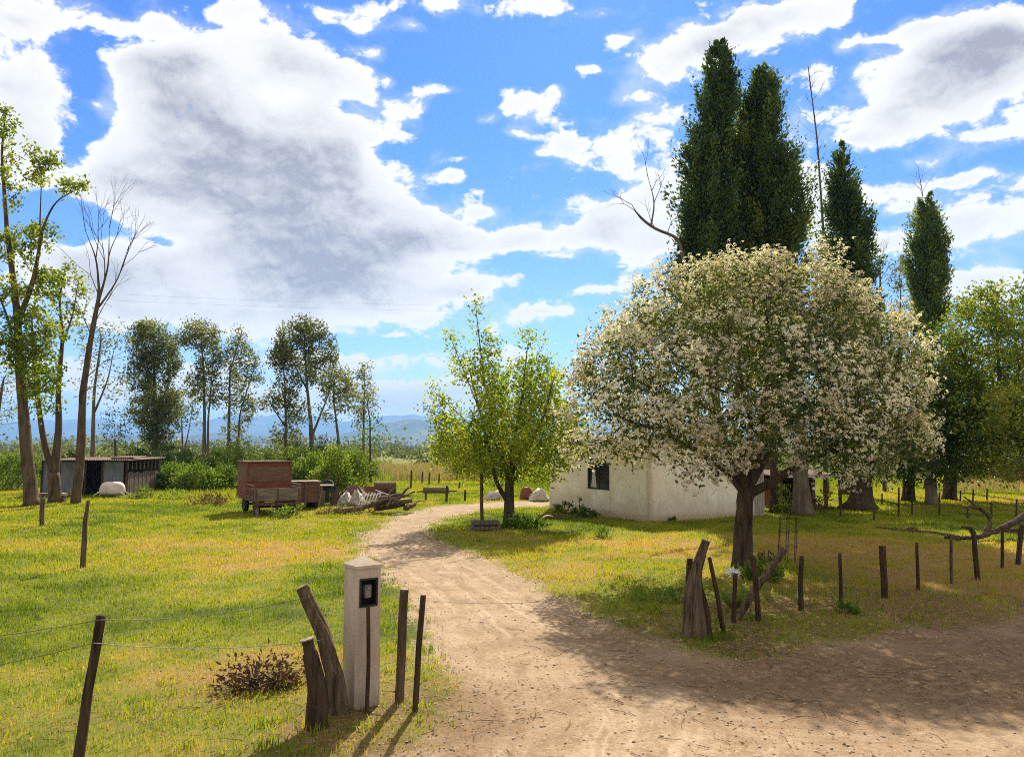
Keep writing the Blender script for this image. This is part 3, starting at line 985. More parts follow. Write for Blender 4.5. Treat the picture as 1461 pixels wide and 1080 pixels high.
# flat-topped flower heads, each a small dome of petals, at the twig ends
bc = np.vstack([N[tips] + rng.normal(0, .11, (len(tips), 3)) for _ in range(27)])
bc = bc[open_below(bc) & (fbm(bc[:, 0] * 1.3 + bc[:, 1], bc[:, 2] * 1.4 - bc[:, 1] * .6, 19, 3) + rng.normal(0, .05, len(bc)) > .36)]
sel = rng.uniform(0, 1, len(bc)) < np.clip(.12 + .85 * np.linalg.norm((bc - cen) / np.array([3.9, 3.6, 2.8]), axis=1) ** 1.2, 0, 1)
bc = bc[sel]
out = unit(unit((bc - cen) / np.array([3.9, 3.6, 2.8])) + np.array([0, 0, .55]) + rng.normal(0, .25, bc.shape))
bc = bc + out * .05
npt = 11
cc = np.repeat(bc, npt, 0)
oo = np.repeat(out, npt, 0)
sz = np.repeat(rng.uniform(.035, .068, len(bc)), npt)
u = unit(rng.normal(0, 1, cc.shape) + oo * 1.3)
pc = cc + u * sz[:, None] * np.array([1, 1, .8])
dirs = unit(np.cross(u, rng.normal(0, 1, cc.shape)))
V_, q = leaf_arrays(pc - dirs * .017, dirs, u, .036, .032, .12)
tb = np.repeat(np.clip(.55 + (fbm(bc[:, 0] * .8, bc[:, 2] * .8 + bc[:, 1] * .5, 9, 2) - .5) * 1.1 + rng.normal(0, .16, len(bc)), 0, 1), npt)
ob = mesh_obj('blossom', V_ - base, [q], MAT['blossom'], root, None, {'tint': ('FACE', np.clip(tb + rng.normal(0, .08, len(tb)), 0, 1))})
tag(ob, 'clusters of small off-white blossom', kind='stuff')

# --- the young yellow-green fruit tree by the bend of the drive
YF = float(G(725, 748)[1])
tree('fruit_tree', 'young yellow-green tree with tall thin shoots at the bend of the dirt track', 'tree', YF,
     [([(726, 750), (727, 715), (726, 690)], (.19, .15)),
      ([(724, 715), (708, 690), (700, 650), (688, 600), (668, 520)], (.085, .02), [0, -.1, -.1, 0, .2]),
      ([(726, 690), (730, 640), (745, 570), (752, 500)], (.10, .015)),
      ([(726, 690), (752, 668), (785, 640)], (.08, .025), [0, .2, .6]),
      ([(726, 690), (715, 640), (690, 540), (678, 430)], (.08, .008), [0, .5, .6, .5]),
      ([(726, 690), (740, 650), (775, 600), (790, 540)], (.08, .015), [0, -.7, -1.2, -1.5]),
      ([(715, 650), (690, 600), (650, 500), (640, 475)], (.03, .007), [0, -.3, -.6, -.6]),
      ([(700, 640), (660, 595), (615, 555)], (.03, .006), [0, .2, .4]),
      ([(700, 640), (650, 600), (605, 580)], (.03, .006), [0, -.4, -.6])],
     [(728, 625, 100, 52, 0, 1.3, 2.2), (690, 640, 66, 40, -.5, .9), (775, 600, 58, 66, 0, 1.1), (735, 570, 66, 55, .2, 1), (800, 640, 34, 34, 0, .6), (655, 655, 44, 26, 0, .7), (645, 630, 34, 24, .5, .6), (690, 665, 60, 22, .6, .6), (770, 668, 50, 20, -.5, .6), (818, 610, 26, 40, 0, .6),
      (700, 540, 40, 50, 0, .5), (770, 545, 40, 45, .3, .7), (678, 480, 9, 62, .5, .35, .25), (650, 520, 12, 48, -.3, .3, .3), (745, 500, 10, 40, 0, .3, .3), (715, 500, 8, 40, .2, .25, .3), (630, 575, 22, 14, .2, .3, .4), (640, 610, 30, 18, -.4, .4, .6), (615, 580, 14, 8, -.5, .2, .3), (690, 460, 7, 35, .4, .2, .2), (780, 500, 10, 25, .3, .2, .3), (636, 540, 10, 22, .3, .2, .3)],
     dict(n=19, s=.15, L=.13, W=.075, mat='leaf_fruit', tint=(.68, .22), rmax=.02), 'bark_dark', dens=170, D=.2, di=1.6, dk=.3, tip=.006, expo=2.4, shell=.45)


# --- columnar trees behind the house
def columnar(name, label, Y, axis, widths, nplume=330, lpp=80, L=.18, Wd=.095, mat='leaf_poplar', group=None, tint=.42, low=0.0):
    """axis: pixel points of the trunk from the ground to the tip; widths: (py, left px, right px) of the outline"""
    base = W(axis[0][0], axis[0][1], Y)
    base[2] = gzf(base[0], base[1]) - .05
    ax = np.array(pxstem(axis, Y))
    ax[0] = base
    zs = ax[:, 2]
    root = thing(name, label, 'tree', base, 0, group)
    wz = np.array([W(p[1], p[0], Y)[2] for p in widths])[::-1]
    wl = np.array([W(p[1], p[0], Y)[0] for p in widths])[::-1]
    wr = np.array([W(p[2], p[0], Y)[0] for p in widths])[::-1]
    top = zs[-1]
    mb = MB()
    t = np.linspace(0, 1, 24)
    zz = base[2] + (top - .4 - base[2]) * t
    mb.tube(np.stack([np.interp(zz, zs, ax[:, 0]), np.full(24, Y), zz], -1), np.linspace(.34, .03, 24), 9, .15)
    zc_ = rng.uniform(wz[0], top, nplume * 6)
    Rc = np.maximum(.5 * (np.interp(zc_, wz, wr) - np.interp(zc_, wz, wl)), .08)
    z = zc_[rng.uniform(0, 1, len(zc_)) < (Rc / Rc.max()) ** .9][:nplume]
    nplume = len(z)
    l, r_ = np.interp(z, wz, wl), np.interp(z, wz, wr)
    cx0 = .5 * (l + r_)
    Rz = np.maximum(.5 * (r_ - l), .08)
    ph = rng.uniform(0, 2 * math.pi, nplume)
    rho = Rz * (.34 + .54 * rng.uniform(0, 1, nplume) ** .6) * np.where(rng.uniform(0, 1, nplume) < .16, 1.28, 1)
    gap = fbm(ph * 2.0 + Y, z * .8, 15, 2)
    rho = np.where(gap < .40, rho * .55, rho) * (1 + .42 * (fbm(ph * 1.5, z * .55, 12 + int(Y), 2) - .5) * 2)
    cen = np.stack([cx0 + rho * np.cos(ph), Y + rho * np.sin(ph), z], -1)
    outd = np.stack([np.cos(ph), np.sin(ph), np.zeros(nplume)], -1)
    dr = unit(outd * rng.uniform(.15, .55, nplume)[:, None] + np.array([0, 0, 1.0]))
    pl = np.minimum(rng.uniform(.55, 1.35, nplume), np.maximum((top - z) * .6, .12))
    for k in range(0, nplume, 2):
        b0 = cen[k] - dr[k] * pl[k] * 1.1
        xa = np.interp(b0[2], zs, ax[:, 0])
        a0 = np.array([xa, Y, max(b0[2] - .6 * rho[k], base[2] + .4)])
        mb.tube(np.array([a0, .45 * a0 + .55 * b0 + outd[k] * .1, b0, cen[k]]), (.035, .006), 3, caps=False)
    mb.build('trunk', MAT['bark_grey'], root, smooth=True, off=base)
    n = lpp
    idx = np.repeat(np.arange(nplume), n)
    s_ = rng.normal(0, .42, len(idx))
    lat = rng.normal(0, 1, (len(idx), 3)) * np.minimum(.16, .03 + .14 * Rz[idx])[:, None]
    c = cen[idx] + dr[idx] * (s_ * pl[idx])[:, None] + lat * (1 - .3 * np.clip(s_, 0, 1))[:, None]
    kp = c[:, 2] < top + .1
    c, idx = c[kp], idx[kp]
    tp = np.clip(tint + rng.normal(0, .19, nplume), 0, 1)
    tt = np.clip(tp[idx] + rng.normal(0, .12, len(c)), 0, 1)
    leaves_obj('crown', c - base, L, Wd, tt, MAT[mat], root, dirs=dr[idx] + outd[idx] * .4, nup=.4)
    return root, base


columnar('poplar_tree', 'tallest dark columnar tree, standing just behind the pale house', 38.5, [(1022, 712), (1018, 500), (1022, 300), (1028, 60)],
         [(58, 1024, 1032), (75, 1017, 1038), (110, 1007, 1044), (170, 990, 1048), (230, 976, 1050), (300, 968, 1052), (350, 962, 1054), (420, 962, 1056), (520, 970, 1058)], 640, 100)
columnar('poplar_tree', 'broad dark columnar tree pressed against the tallest one', 39.5, [(1096, 710), (1094, 500), (1092, 300), (1086, 92)],
         [(92, 1084, 1089), (115, 1076, 1100), (160, 1054, 1114), (210, 1038, 1122), (260, 1034, 1134), (310, 1036, 1146), (370, 1038, 1154), (440, 1052, 1150), (540, 1060, 1145)], 760, 100, tint=.52)
columnar('poplar_tree', 'mid-height columnar tree beside the bare pole-like dead trunk', 44, [(1208, 700), (1210, 500), (1206, 350), (1198, 205)],
         [(205, 1196, 1201), (225, 1192, 1207), (260, 1184, 1217), (310, 1177, 1238), (360, 1172, 1250), (410, 1176, 1256), (500, 1182, 1250)], 340, 104, tint=.47)
columnar('poplar_tree', 'shortest columnar tree, with a bare twig poking from its tip', 50, [(1326, 690), (1326, 500), (1324, 400), (1322, 276)],
         [(276, 1320, 1325), (300, 1312, 1334), (345, 1298, 1348), (400, 1298, 1352), (470, 1302, 1350)], 250, 104, tint=.6)


def fork(p, d, L, r, depth, out, spread=.38):
    q = [p]
    for k in range(3):
        d = unit(d + rng.normal(0, .07, 3) + np.array([0, 0, .05]))
        q.append(q[-1] + d * L / 3)
    out.append((np.array(q), np.linspace(r, r * .62, 4)))
    if depth:
        for k in range(2 if rng.uniform() < .6 else 3):
            nd = unit(d + rng.normal(0, spread, 3))
            fork(q[-1] if k < 2 else q[2], nd, L * rng.uniform(.6, .9), r * .58, depth - 1, out, spread)


def bare(name, label, cat, Y, stems, blobs, dens, D=.35, tip=.008, dk=.45, bark='bark_grey', di=2.5, **kw):
    return tree(name, label, cat, Y, stems, blobs, None, bark, dens, D, di, dk, tip, 2.6, .3, 0, **kw)


def twigs_at(Y, spec, spread):
    def go(N):
        out = []
        for (px, py, ang_, L_, r_, dep) in spec:
            p = N[np.argmin(np.linalg.norm(N - W(px, py, Y), axis=1))]
            fork(p, unit(np.array([ang_, rng.uniform(-.3, .3), .9])), L_, r_, dep, out, spread)
        return out
    return go


bare('dead_tree', 'tall bare pole-like dead trunk beside the mid-height columnar tree', 'tree', 46,
     [([(1178, 696), (1176, 350), (1166, 200), (1153, 95)], (.17, .025))], None, 30, tip=.011,
     sticks=twigs_at(46, [(1160, 110 + 9 * k, (-1) ** k * rng.uniform(.4, 1.1), rng.uniform(.3, .75), .013, 2) for k in range(27)], .4))
bare('dead_tree', 'crooked bare grey dead tree reaching out beside the tallest columnar tree', 'tree', 36.5,
     [([(1000, 715), (985, 420), (968, 338), (935, 328), (915, 312)], (.18, .06)), ([(915, 312), (905, 300)], (.05, .02)), ([(928, 325), (935, 290), (925, 255)], (.05, .012))],
     None, 10, D=.28, tip=.010, sticks=twigs_at(36.5, [(925, 255, -.3, .7, .02, 3), (915, 310, -.8, .8, .025, 3), (905, 302, -1.2, .6, .02, 2), (930, 290, .3, .6, .02, 3), (940, 328, -.5, .7, .02, 2), (955, 332, .3, .6, .02, 2), (935, 270, .6, .5, .018, 2)], .45))
bare('dead_tree', 'thin bare twiggy dead tree poking above the shortest columnar tree', 'tree', 51.5,
     [([(1322, 690), (1320, 400), (1317, 280), (1312, 252)], (.10, .02))], None, 30, tip=.011,
     sticks=twigs_at(51.5, [(1312, 252, 0, .6, .014, 2), (1314, 262, .5, .6, .014, 2), (1315, 268, -.5, .7, .014, 2), (1317, 276, .6, .6, .014, 2), (1317, 280, -.6, .6, .014, 2)], .4))
bare('dead_tree', 'fine bare twigs of a dead tree between two columnar trees', 'tree', 47,
     [([(1262, 696), (1256, 450), (1256, 390)], (.12, .05))], None, 24, tip=.009,
     sticks=twigs_at(47, [(1256, 390, .2, .9, .02, 3), (1256, 395, .6, .9, .02, 3), (1256, 400, -.5, .8, .02, 3), (1256, 405, .9, .8, .02, 3)], .4))

# --- shade trees to the east of the house
gum = lambda **k: dict(dict(n=14, s=.24, L=.20, W=.085, mat='leaf_gum', tint=(.42, .2), rmax=.026), **k)
shade = lambda **k: dict(dict(n=16, s=.22, L=.17, W=.10, mat='leaf_shade', tint=(.40, .2), rmax=.024), **k)
tree('shade_tree', 'big yellow-green leafy tree at the far end of the fallen branch', 'tree', 37,
     [([(1496, 718), (1480, 660), (1440, 605)], (.30, .20)), ([(1428, 610), (1390, 540), (1360, 480)], (.12, .03)), ([(1428, 610), (1450, 540), (1470, 470)], (.12, .03)), ([(1428, 600), (1425, 520), (1420, 450)], (.14, .03))],
     [(1420, 500, 78, 92, 0, 1.3, 2.8), (1372, 530, 42, 80, -.5, .8), (1440, 440, 60, 40, 0, .9), (1395, 450, 40, 44, 0, .7), (1480, 530, 70, 110, 0, 1, 2.6), (1400, 590, 70, 52, -1.0, .9), (1460, 620, 70, 45, -1, .8), (1440, 660, 60, 26, -1, .8), (1475, 590, 60, 60, -1.5, .8)],
     shade(mat='leaf_bush', tint=(.82, .2), n=26, L=.19), 'bark_grey', dens=46, D=.3, di=2.4, dk=.42, tip=.007, group=None)
tree('shade_tree', 'dark leafy tree with the wide flared trunk beside the tin-roofed lean-to', 'tree', 34,
     [([(1228, 724), (1230, 690), (1236, 640)], (.46, .30)), ([(1236, 640), (1210, 580), (1190, 540)], (.14, .03)), ([(1236, 640), (1260, 570), (1280, 520)], (.14, .03))],
     [(1235, 570, 75, 75, 0, 1.2, 2.4), (1285, 600, 50, 60, .4, .8), (1190, 610, 50, 50, .4, .8), (1240, 480, 46, 40, .5, .7), (1240, 650, 90, 22, .3, .8), (1225, 672, 60, 16, .8, .7), (1270, 668, 40, 18, .6, .7)],
     shade(n=24), 'bark_dark', dens=46, D=.3, di=2.4, dk=.42, tip=.007, flare=1.0)
tree('shade_tree', 'dark leafy tree with a narrow trunk, first beyond the flared trunk', 'tree', 38.5,
     [([(1296, 713), (1297, 670), (1300, 620)], (.28, .2)), ([(1300, 620), (1280, 560), (1270, 520)], (.1, .03)), ([(1300, 620), (1320, 560), (1335, 500)], (.1, .03))],
     [(1302, 560, 60, 88, 0, 1.2, 2.2), (1330, 600, 44, 60, -.5, .9), (1300, 640, 62, 30, -.3, .8), (1300, 672, 54, 18, -.6, .8), (1315, 480, 40, 40, 0, .7)],
     shade(n=24, tint=(.3, .18)), 'bark_dark', dens=46, D=.3, di=2.4, dk=.42, tip=.007)
tree('shade_tree', 'dark leafy tree with a pale grey straight trunk', 'tree', 36.3,
     [([(1329, 718), (1328, 680), (1330, 630)], (.26, .2)), ([(1330, 630), (1350, 580), (1362, 540)], (.1, .03)), ([(1330, 630), (1318, 590), (1312, 560)], (.1, .03))],
     [(1345, 610, 52, 54, 0, 1.2, 1.9), (1378, 640, 36, 36, -.5, .8), (1360, 560, 44, 46, 0, .9), (1320, 650, 40, 26, -.2, .6), (1345, 674, 44, 14, -.5, .7)],
     shade(n=24, tint=(.30, .2)), 'bark_pale', dens=46, D=.3, di=2.4, dk=.42, tip=.007)
tree('shade_tree', 'dark leafy tree with a stout brown trunk lit on one edge', 'tree', 40,
     [([(1355, 711), (1356, 680), (1358, 630)], (.32, .26)), ([(1358, 630), (1380, 580), (1395, 550)], (.1, .03)), ([(1358, 630), (1345, 580), (1340, 540)], (.1, .03))],
     [(1372, 590, 55, 66, 0, 1.1, 2), (1400, 640, 50, 34, -.5, .8), (1392, 668, 40, 16, -.6, .8), (1345, 530, 44, 50, 0, .9), (1425, 600, 50, 50, 0, .8)],
     shade(n=24, tint=(.34, .2)), 'bark_brown', dens=46, D=.3, di=2.4, dk=.42, tip=.007)
tree('shade_tree', 'leafy tree with a forked grey trunk in front of the lean-to', 'tree', 30.6,
     [([(1146, 736), (1144, 700), (1140, 660), (1146, 600)], (.40, .16)), ([(1142, 690), (1152, 650), (1170, 600)], (.2, .05))],
     [(1150, 570, 60, 50, 1.0, 1, 1.6), (1185, 590, 40, 44, 1.2, .7), (1120, 560, 40, 44, 1.2, .7)],
     shade(n=10), 'bark_grey', dens=40, D=.3, di=2.4, dk=.42, tip=.007)
tree('shade_tree', 'leafy tree with a thin dark trunk against the planked end of the house', 'tree', 31.8,
     [([(1106, 733), (1105, 690), (1104, 640)], (.20, .14)), ([(1104, 640), (1098, 590), (1100, 540)], (.1, .03))],
     [(1100, 560, 50, 56, .8, 1, 1.5)], shade(n=10), 'bark_dark', dens=40, D=.3, di=2.4, dk=.42, tip=.007)
tree('gum_tree', 'small airy green tree seen between the two shorter columnar trees', 'tree', 62,
     [([(1283, 682), (1284, 560), (1285, 420)], (.2, .05))], [(1284, 395, 26, 34, 0, 1, 1.2), (1284, 440, 30, 34, 0, .8, 1.2)], gum(L=.26, W=.11), 'bark_grey', dens=26, D=.4, di=3, dk=.6, tip=.008)

# --- trees at the west side of the field
spr = lambda **k: dict(dict(n=9, s=.16, L=.19, W=.11, mat='leaf_spring', tint=(.42, .2), rmax=.03), **k)
tree('field_tree', 'tall leaning yellow-leaved tree, first beside the grey shed', 'tree', 35.5,
     [([(46, 720), (36, 620), (28, 520), (24, 440), (10, 330), (2, 220), (8, 160)], (.30, .03)),
      ([(26, 460), (48, 400), (62, 320), (80, 285), (122, 265)], (.14, .012), [0, 0, .2, .3, .3]),
      ([(55, 370), (58, 290), (60, 230)], (.06, .01), [.1, .3, .5]),
      ([(28, 520), (10, 450), (-10, 400)], (.10, .02), [0, -.4, -.8])],
     [(12, 185, 16, 42, 0, .9, 1.0), (52, 225, 44, 16, .3, .9, .9), (98, 266, 28, 14, .3, .8, .6), (22, 270, 34, 36, -.2, .8, .9), (40, 340, 50, 26, .3, .9, 1), (50, 400, 46, 30, 0, .8, 1), (15, 430, 40, 40, -.4, .9, 1),
      (52, 480, 42, 34, -.3, 1.2, 1.1), (60, 520, 40, 24, -.4, 1, 1), (8, 500, 30, 26, -.4, .8, 1), (18, 345, 26, 26, -.6, .7, .8), (70, 320, 26, 16, .3, .6, .6), (72, 545, 22, 20, -.5, .8, .6)],
     spr(n=27), 'bark_brown', dens=44, D=.3, di=2, dk=.45, tip=.008, shell=.3)
tree('field_tree', 'half-bare tree with twin trunks parting low in front of the grey shed', 'tree', 37.5,
     [([(80, 712), (78, 690), (76, 672)], (.27, .25)),
      ([(76, 675), (62, 630), (54, 570), (48, 500), (44, 440)], (.17, .04), [0, -.2, -.3, -.3, -.3]),
      ([(78, 675), (84, 610), (83, 550), (90, 480), (84, 430), (92, 390)], (.20, .03)),
      ([(86, 500), (104, 450), (112, 400)], (.07, .012))],
     [(92, 400, 34, 30, 0, 1, 1.2), (112, 440, 20, 34, .3, .7, .8), (80, 450, 30, 30, -.2, .7, .9), (66, 560, 26, 34, -.3, .9, .9), (50, 520, 22, 30, -.3, .8, .8), (62, 430, 20, 26, 0, .6, .8)],
     spr(n=16, L=.16, tint=(.45, .2)), 'bark_brown', dens=44, D=.28, di=2, dk=.4, tip=.008, shell=.3)
bare('bare_tree', 'tall leafless tree with an upswept fan of branches beside the shed', 'tree', 37,
     [([(108, 714), (116, 640), (118, 560), (130, 480), (142, 420)], (.24, .09)), ([(142, 420), (138, 370), (122, 330)], (.07, .012)), ([(142, 425), (155, 380), (156, 325)], (.07, .01)), ([(140, 440), (168, 400), (184, 350)], (.06, .01), [0, .3, .5])],
     [(160, 440, 18, 24, 0, .4, .6)], 30, D=.28, tip=.008, dk=.36, bark='bark_brown', di=1.8,
     sticks=twigs_at(37, ((122, 332, -.15, 1.0, .022, 3), (156, 328, .1, 1.0, .022, 3), (184, 352, .35, .8, .02, 3), (138, 372, .05, 1.3, .028, 4), (166, 400, .3, 1.3, .028, 3), (148, 400, .0, 1.4, .03, 4), (141, 425, -.4, 1.2, .026, 3), (130, 480, -.5, 1.1, .024, 3), (136, 460, .6, 1.2, .026, 3), (122, 540, .7, 1.3, .026, 3), (155, 370, .2, 1.1, .025, 3)), .3))
tree('field_tree', 'thin grey-green tree rising behind the shed roof', 'tree', 52,
     [([(131, 690), (133, 610), (134, 560), (145, 480)], (.18, .05)), ([(134, 590), (155, 540), (162, 500)], (.08, .02))],
     [(148, 490, 38, 40, 0, 1.1, 1.8), (130, 540, 28, 36, -.4, .8, 1.3), (165, 545, 30, 30, .2, .7, 1.3), (125, 470, 26, 28, 0, .6, 1.2)],
     gum(L=.22, W=.10, n=8, tint=(.55, .2)), 'bark_grey', dens=30, D=.4, di=2.4, dk=.55, tip=.009)
tree('small_tree', 'small dark teal tree by itself beyond the shed', 'tree', 66, [([(166, 676), (164, 630)], (.14, .08))],
     [(164, 600, 24, 30, 0, 1.2, 1.6), (152, 622, 16, 20, 0, .7, 1), (176, 618, 14, 20, 0, .7, 1)], gum(L=.24, W=.10, n=7, tint=(.3, .15)), 'bark_dark', dens=26, D=.4, di=2.4, dk=.6, tip=.009)
tree('field_tree', 'leafy tree at the very edge of the field beyond the tall leaning tree', 'tree', 50, [([(-8, 690), (-4, 600), (5, 540)], (.2, .06))],
     [(4, 560, 36, 60, 0, 1.1, 1.8), (-20, 600, 30, 50, 0, .8, 1.5), (20, 600, 20, 30, 0, .6, 1)], gum(n=9, tint=(.55, .2)), 'bark_grey', dens=26, D=.4, di=2.4, dk=.6, tip=.009)

YE = 70
GR = 'row of tall gum trees behind the bushes'
gums = [
    ('tall gum tree with a dense dark crown and yellow-green creeper up its trunk', YE, [([(222, 668), (222, 600), (220, 520), (218, 475)], (.32, .05)), ([(222, 600), (240, 550), (245, 500)], (.12, .03))],
     [(216, 490, 34, 32, 0, 1.2, 2.2), (210, 530, 26, 30, 0, 1, 1.6), (238, 515, 20, 34, 0, .9, 1.5), (215, 580, 32, 36, 0, 1.2, 1.8), (240, 580, 22, 36, 0, 1, 1.5), (222, 625, 20, 26, -.3, .9, 1.2), (222, 605, 24, 50, -.6, 1, 1)], dict(n=13, tint=(.45, .2))),
    ('small thin open gum sapling beside the creeper-clad gum', YE + 3, [([(262, 668), (260, 620), (258, 580)], (.14, .03)), ([(262, 650), (270, 610), (276, 570)], (.07, .02))],
     [(262, 575, 22, 26, 0, 1, 1.4), (272, 600, 14, 22, 0, .6, 1)], dict(n=5, tint=(.45, .2))),
    ('gum tree with a leafy top and two close parallel trunks', YE, [([(291, 668), (292, 590), (290, 520), (286, 470)], (.22, .04)), ([(296, 668), (297, 600), (302, 540), (305, 500)], (.13, .03))],
     [(284, 480, 30, 24, 0, 1.2, 1.8), (300, 510, 24, 30, 0, 1, 1.5), (288, 545, 22, 28, 0, .7, 1.4), (305, 560, 16, 30, 0, .5, 1.2)], dict(n=10)),
    ('feathery open gum tree with a sharp leaning top', YE + 2, [([(326, 668), (327, 600), (328, 530), (346, 470)], (.2, .03)), ([(338, 668), (342, 590), (358, 540), (366, 510)], (.13, .03))],
     [(338, 500, 18, 34, 0, 1, 1.3), (358, 530, 20, 28, 0, .9, 1.3), (330, 550, 16, 34, 0, .7, 1.2), (352, 580, 18, 24, 0, .6, 1.2), (332, 610, 16, 26, 0, .5, 1.2)], dict(n=8, tint=(.45, .2))),
    ('slim gum tree with a low spread of branches behind the red cart', YE, [([(408, 668), (408, 600), (406, 540), (402, 500)], (.2, .03)), ([(408, 610), (388, 580), (378, 560)], (.09, .02))],
     [(402, 510, 24, 26, 0, 1, 1.5), (405, 560, 22, 30, 0, .9, 1.4), (382, 575, 14, 16, 0, .7, 1), (424, 590, 20, 20, 0, .6, 1.2), (408, 630, 24, 24, -.4, .7, 1.2)], dict(n=9, tint=(.42, .2))),
    ('broad-crowned gum tree, the widest of the row, with forking limbs', YE + 1, [([(446, 668), (444, 610), (438, 550), (434, 480)], (.28, .05)), ([(446, 620), (466, 570), (478, 530)], (.12, .03)), ([(440, 560), (420, 520), (405, 500)], (.1, .03))],
     [(434, 476, 34, 20, 0, 1.3, 2), (414, 500, 26, 26, 0, 1, 1.6), (456, 500, 26, 24, 0, 1, 1.6), (474, 515, 14, 16, 0, .6, 1), (436, 530, 24, 24, 0, .7, 1.5)], dict(n=11)),
    ('leaning gum tree with a patchy olive crown', YE - 2, [([(488, 668), (482, 620), (476, 570), (476, 545)], (.18, .05))],
     [(480, 545, 28, 22, 0, 1.2, 1.7), (496, 570, 18, 22, 0, .8, 1.2), (468, 580, 14, 24, 0, .6, 1)], dict(n=9, tint=(.5, .2))),
    ('pale thinly leaved gum tree, narrow and upright, at the end of the row', YE + 4, [([(518, 668), (519, 600), (520, 530)], (.16, .03))],
     [(520, 535, 13, 22, 0, 1, 1), (524, 575, 16, 30, 0, .7, 1.2), (512, 590, 12, 20, 0, .5, 1)], dict(n=7, tint=(.62, .2))),
]
for (lb, Y, st, bl, lf) in gums:
    tree('gum_tree', lb, 'tree', Y, st, bl, gum(**dict(dict(L=.28, W=.12, s=.24, rmax=.026), **dict(lf, n=int(lf['n'] * 1.7)))), 'bark_grey', dens=62, D=.33, di=2.2, dk=.38, tip=.008, group=GR, kmax=7)
tree('small_tree', 'young fresh-green tree standing clear at the end of the bushes', 'tree', 50, [([(529, 690), (528, 650), (528, 600), (524, 575)], (.10, .03))],
     [(530, 615, 20, 34, 0, 1.2, 1), (522, 640, 16, 24, 0, .8, .8), (540, 640, 12, 20, 0, .7, .7), (526, 570, 9, 26, 0, .4, .5)], shade(mat='leaf_bush', n=9, tint=(.4, .2), L=.19), 'bark_dark', dens=34, D=.3, di=2, dk=.4, tip=.007)


# ------------------------------------------------------------------ pale house
def cell_panel(us, zs, holes, th, fn, step=None):
    """solid wall from a grid of cells with openings; fn(u, z, depth) -> world"""
    nu, nz = len(us), len(zs)
    idx = {}
    V_, Q = [], []

    def vid(i_, j_, k_):
        key = (i_, j_, k_)
        if key not in idx:
            idx[key] = len(V_)
            V_.append(fn(us[i_], zs[j_], th * k_))
        return idx[key]
    cells = {(i_, j_) for i_ in range(nu - 1) for j_ in range(nz - 1)} - set(holes)
    for (i_, j_) in cells:
        a, b_, c_, d_ = (i_, j_), (i_ + 1, j_), (i_ + 1, j_ + 1), (i_, j_ + 1)
        Q.append([vid(*a, 0), vid(*b_, 0), vid(*c_, 0), vid(*d_, 0)])
        Q.append([vid(*d_, 1), vid(*c_, 1), vid(*b_, 1), vid(*a, 1)])
        for (p, q, nb_) in ((a, b_, (i_, j_ - 1)), (b_, c_, (i_ + 1, j_)), (c_, d_, (i_, j_ + 1)), (d_, a, (i_ - 1, j_))):
            if nb_ not in cells:
                Q.append([vid(*p, 1), vid(*q, 1), vid(*q, 0), vid(*p, 0)])
    return V_, Q


m, nb = material('plaster')
pos = nb.n('NewGeometry').outputs['Position']
sp = nb.n('SeparateXYZ', {0: pos})
na = nb.noise(pos, .9, 6, .6)
nbn = nb.noise(nb.scalev(pos, (3, 3, .5)), 1.6, 6, .65)
ncn = nb.noise(pos, 12, 5, .6)
c = nb.mix(nb.step(na, .38, .68), (.83, .70, .51), (.92, .83, .66))
c = nb.mix(nb.m('MULTIPLY', nb.step(nbn, .52, .72), .42), c, (.47, .375, .26))
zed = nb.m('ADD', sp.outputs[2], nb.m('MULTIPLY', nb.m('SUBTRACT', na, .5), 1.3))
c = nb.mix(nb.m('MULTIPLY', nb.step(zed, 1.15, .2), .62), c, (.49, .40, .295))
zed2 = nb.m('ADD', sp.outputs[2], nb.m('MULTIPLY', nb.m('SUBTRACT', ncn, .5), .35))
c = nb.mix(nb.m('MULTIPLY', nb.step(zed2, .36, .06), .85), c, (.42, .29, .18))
c = nb.mix(nb.m('MULTIPLY', nb.step(ncn, .63, .75), .25), c, (.40, .35, .29))
crk = nb.n('TexVoronoi', {'Vector': nb.v('ADD', pos, nb.scalev(nb.noise(pos, 2.5, 4, .6, 1), (.5, .5, .5))), 'Scale': .75}, feature='DISTANCE_TO_EDGE').outputs['Distance']
c = nb.mix(nb.m('MULTIPLY', nb.m('MULTIPLY', nb.step(crk, .010, .003), nb.step(na, .45, .55)), .55), c, (.22, .16, .11))
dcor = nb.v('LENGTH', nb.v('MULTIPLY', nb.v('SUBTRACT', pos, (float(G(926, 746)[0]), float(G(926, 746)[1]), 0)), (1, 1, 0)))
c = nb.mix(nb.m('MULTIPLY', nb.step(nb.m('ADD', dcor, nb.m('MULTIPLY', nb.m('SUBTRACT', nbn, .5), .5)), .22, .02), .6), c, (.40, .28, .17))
finish(nb, c, .92, nb.m('ADD', na, nb.m('MULTIPLY', ncn, .3)), .35, .04, spec=.1)
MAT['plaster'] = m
MAT['curtain'] = plain_mat('curtain', (.45, .42, .36), (.62, .58, .50), 5, .9, stretch=(6, 6, 1))
m, nb = material('window_glass')
finish(nb, (.010, .011, .012), .12, None, spec=.5)
MAT['glass'] = m

HC, HL, HR = G(926, 746)[:2], G(784, 727)[:2], G(1096, 737)[:2]
dl = (HL - HC) / np.linalg.norm(HL - HC)
dr_ = np.array([-dl[1], dl[0]])
if dr_ @ (HR - HC) < 0:
    dr_ = -dr_
LL = float(np.linalg.norm(HL - HC))
LR = float(np.linalg.norm(HR - HC))
HT = 2.62
zb = -.12
house = thing('house', 'low flat-fronted house of pale weathered plaster behind the blossoming tree', 'house', (HC[0], HC[1], 0))
h0 = np.array([HC[0], HC[1], 0.0])


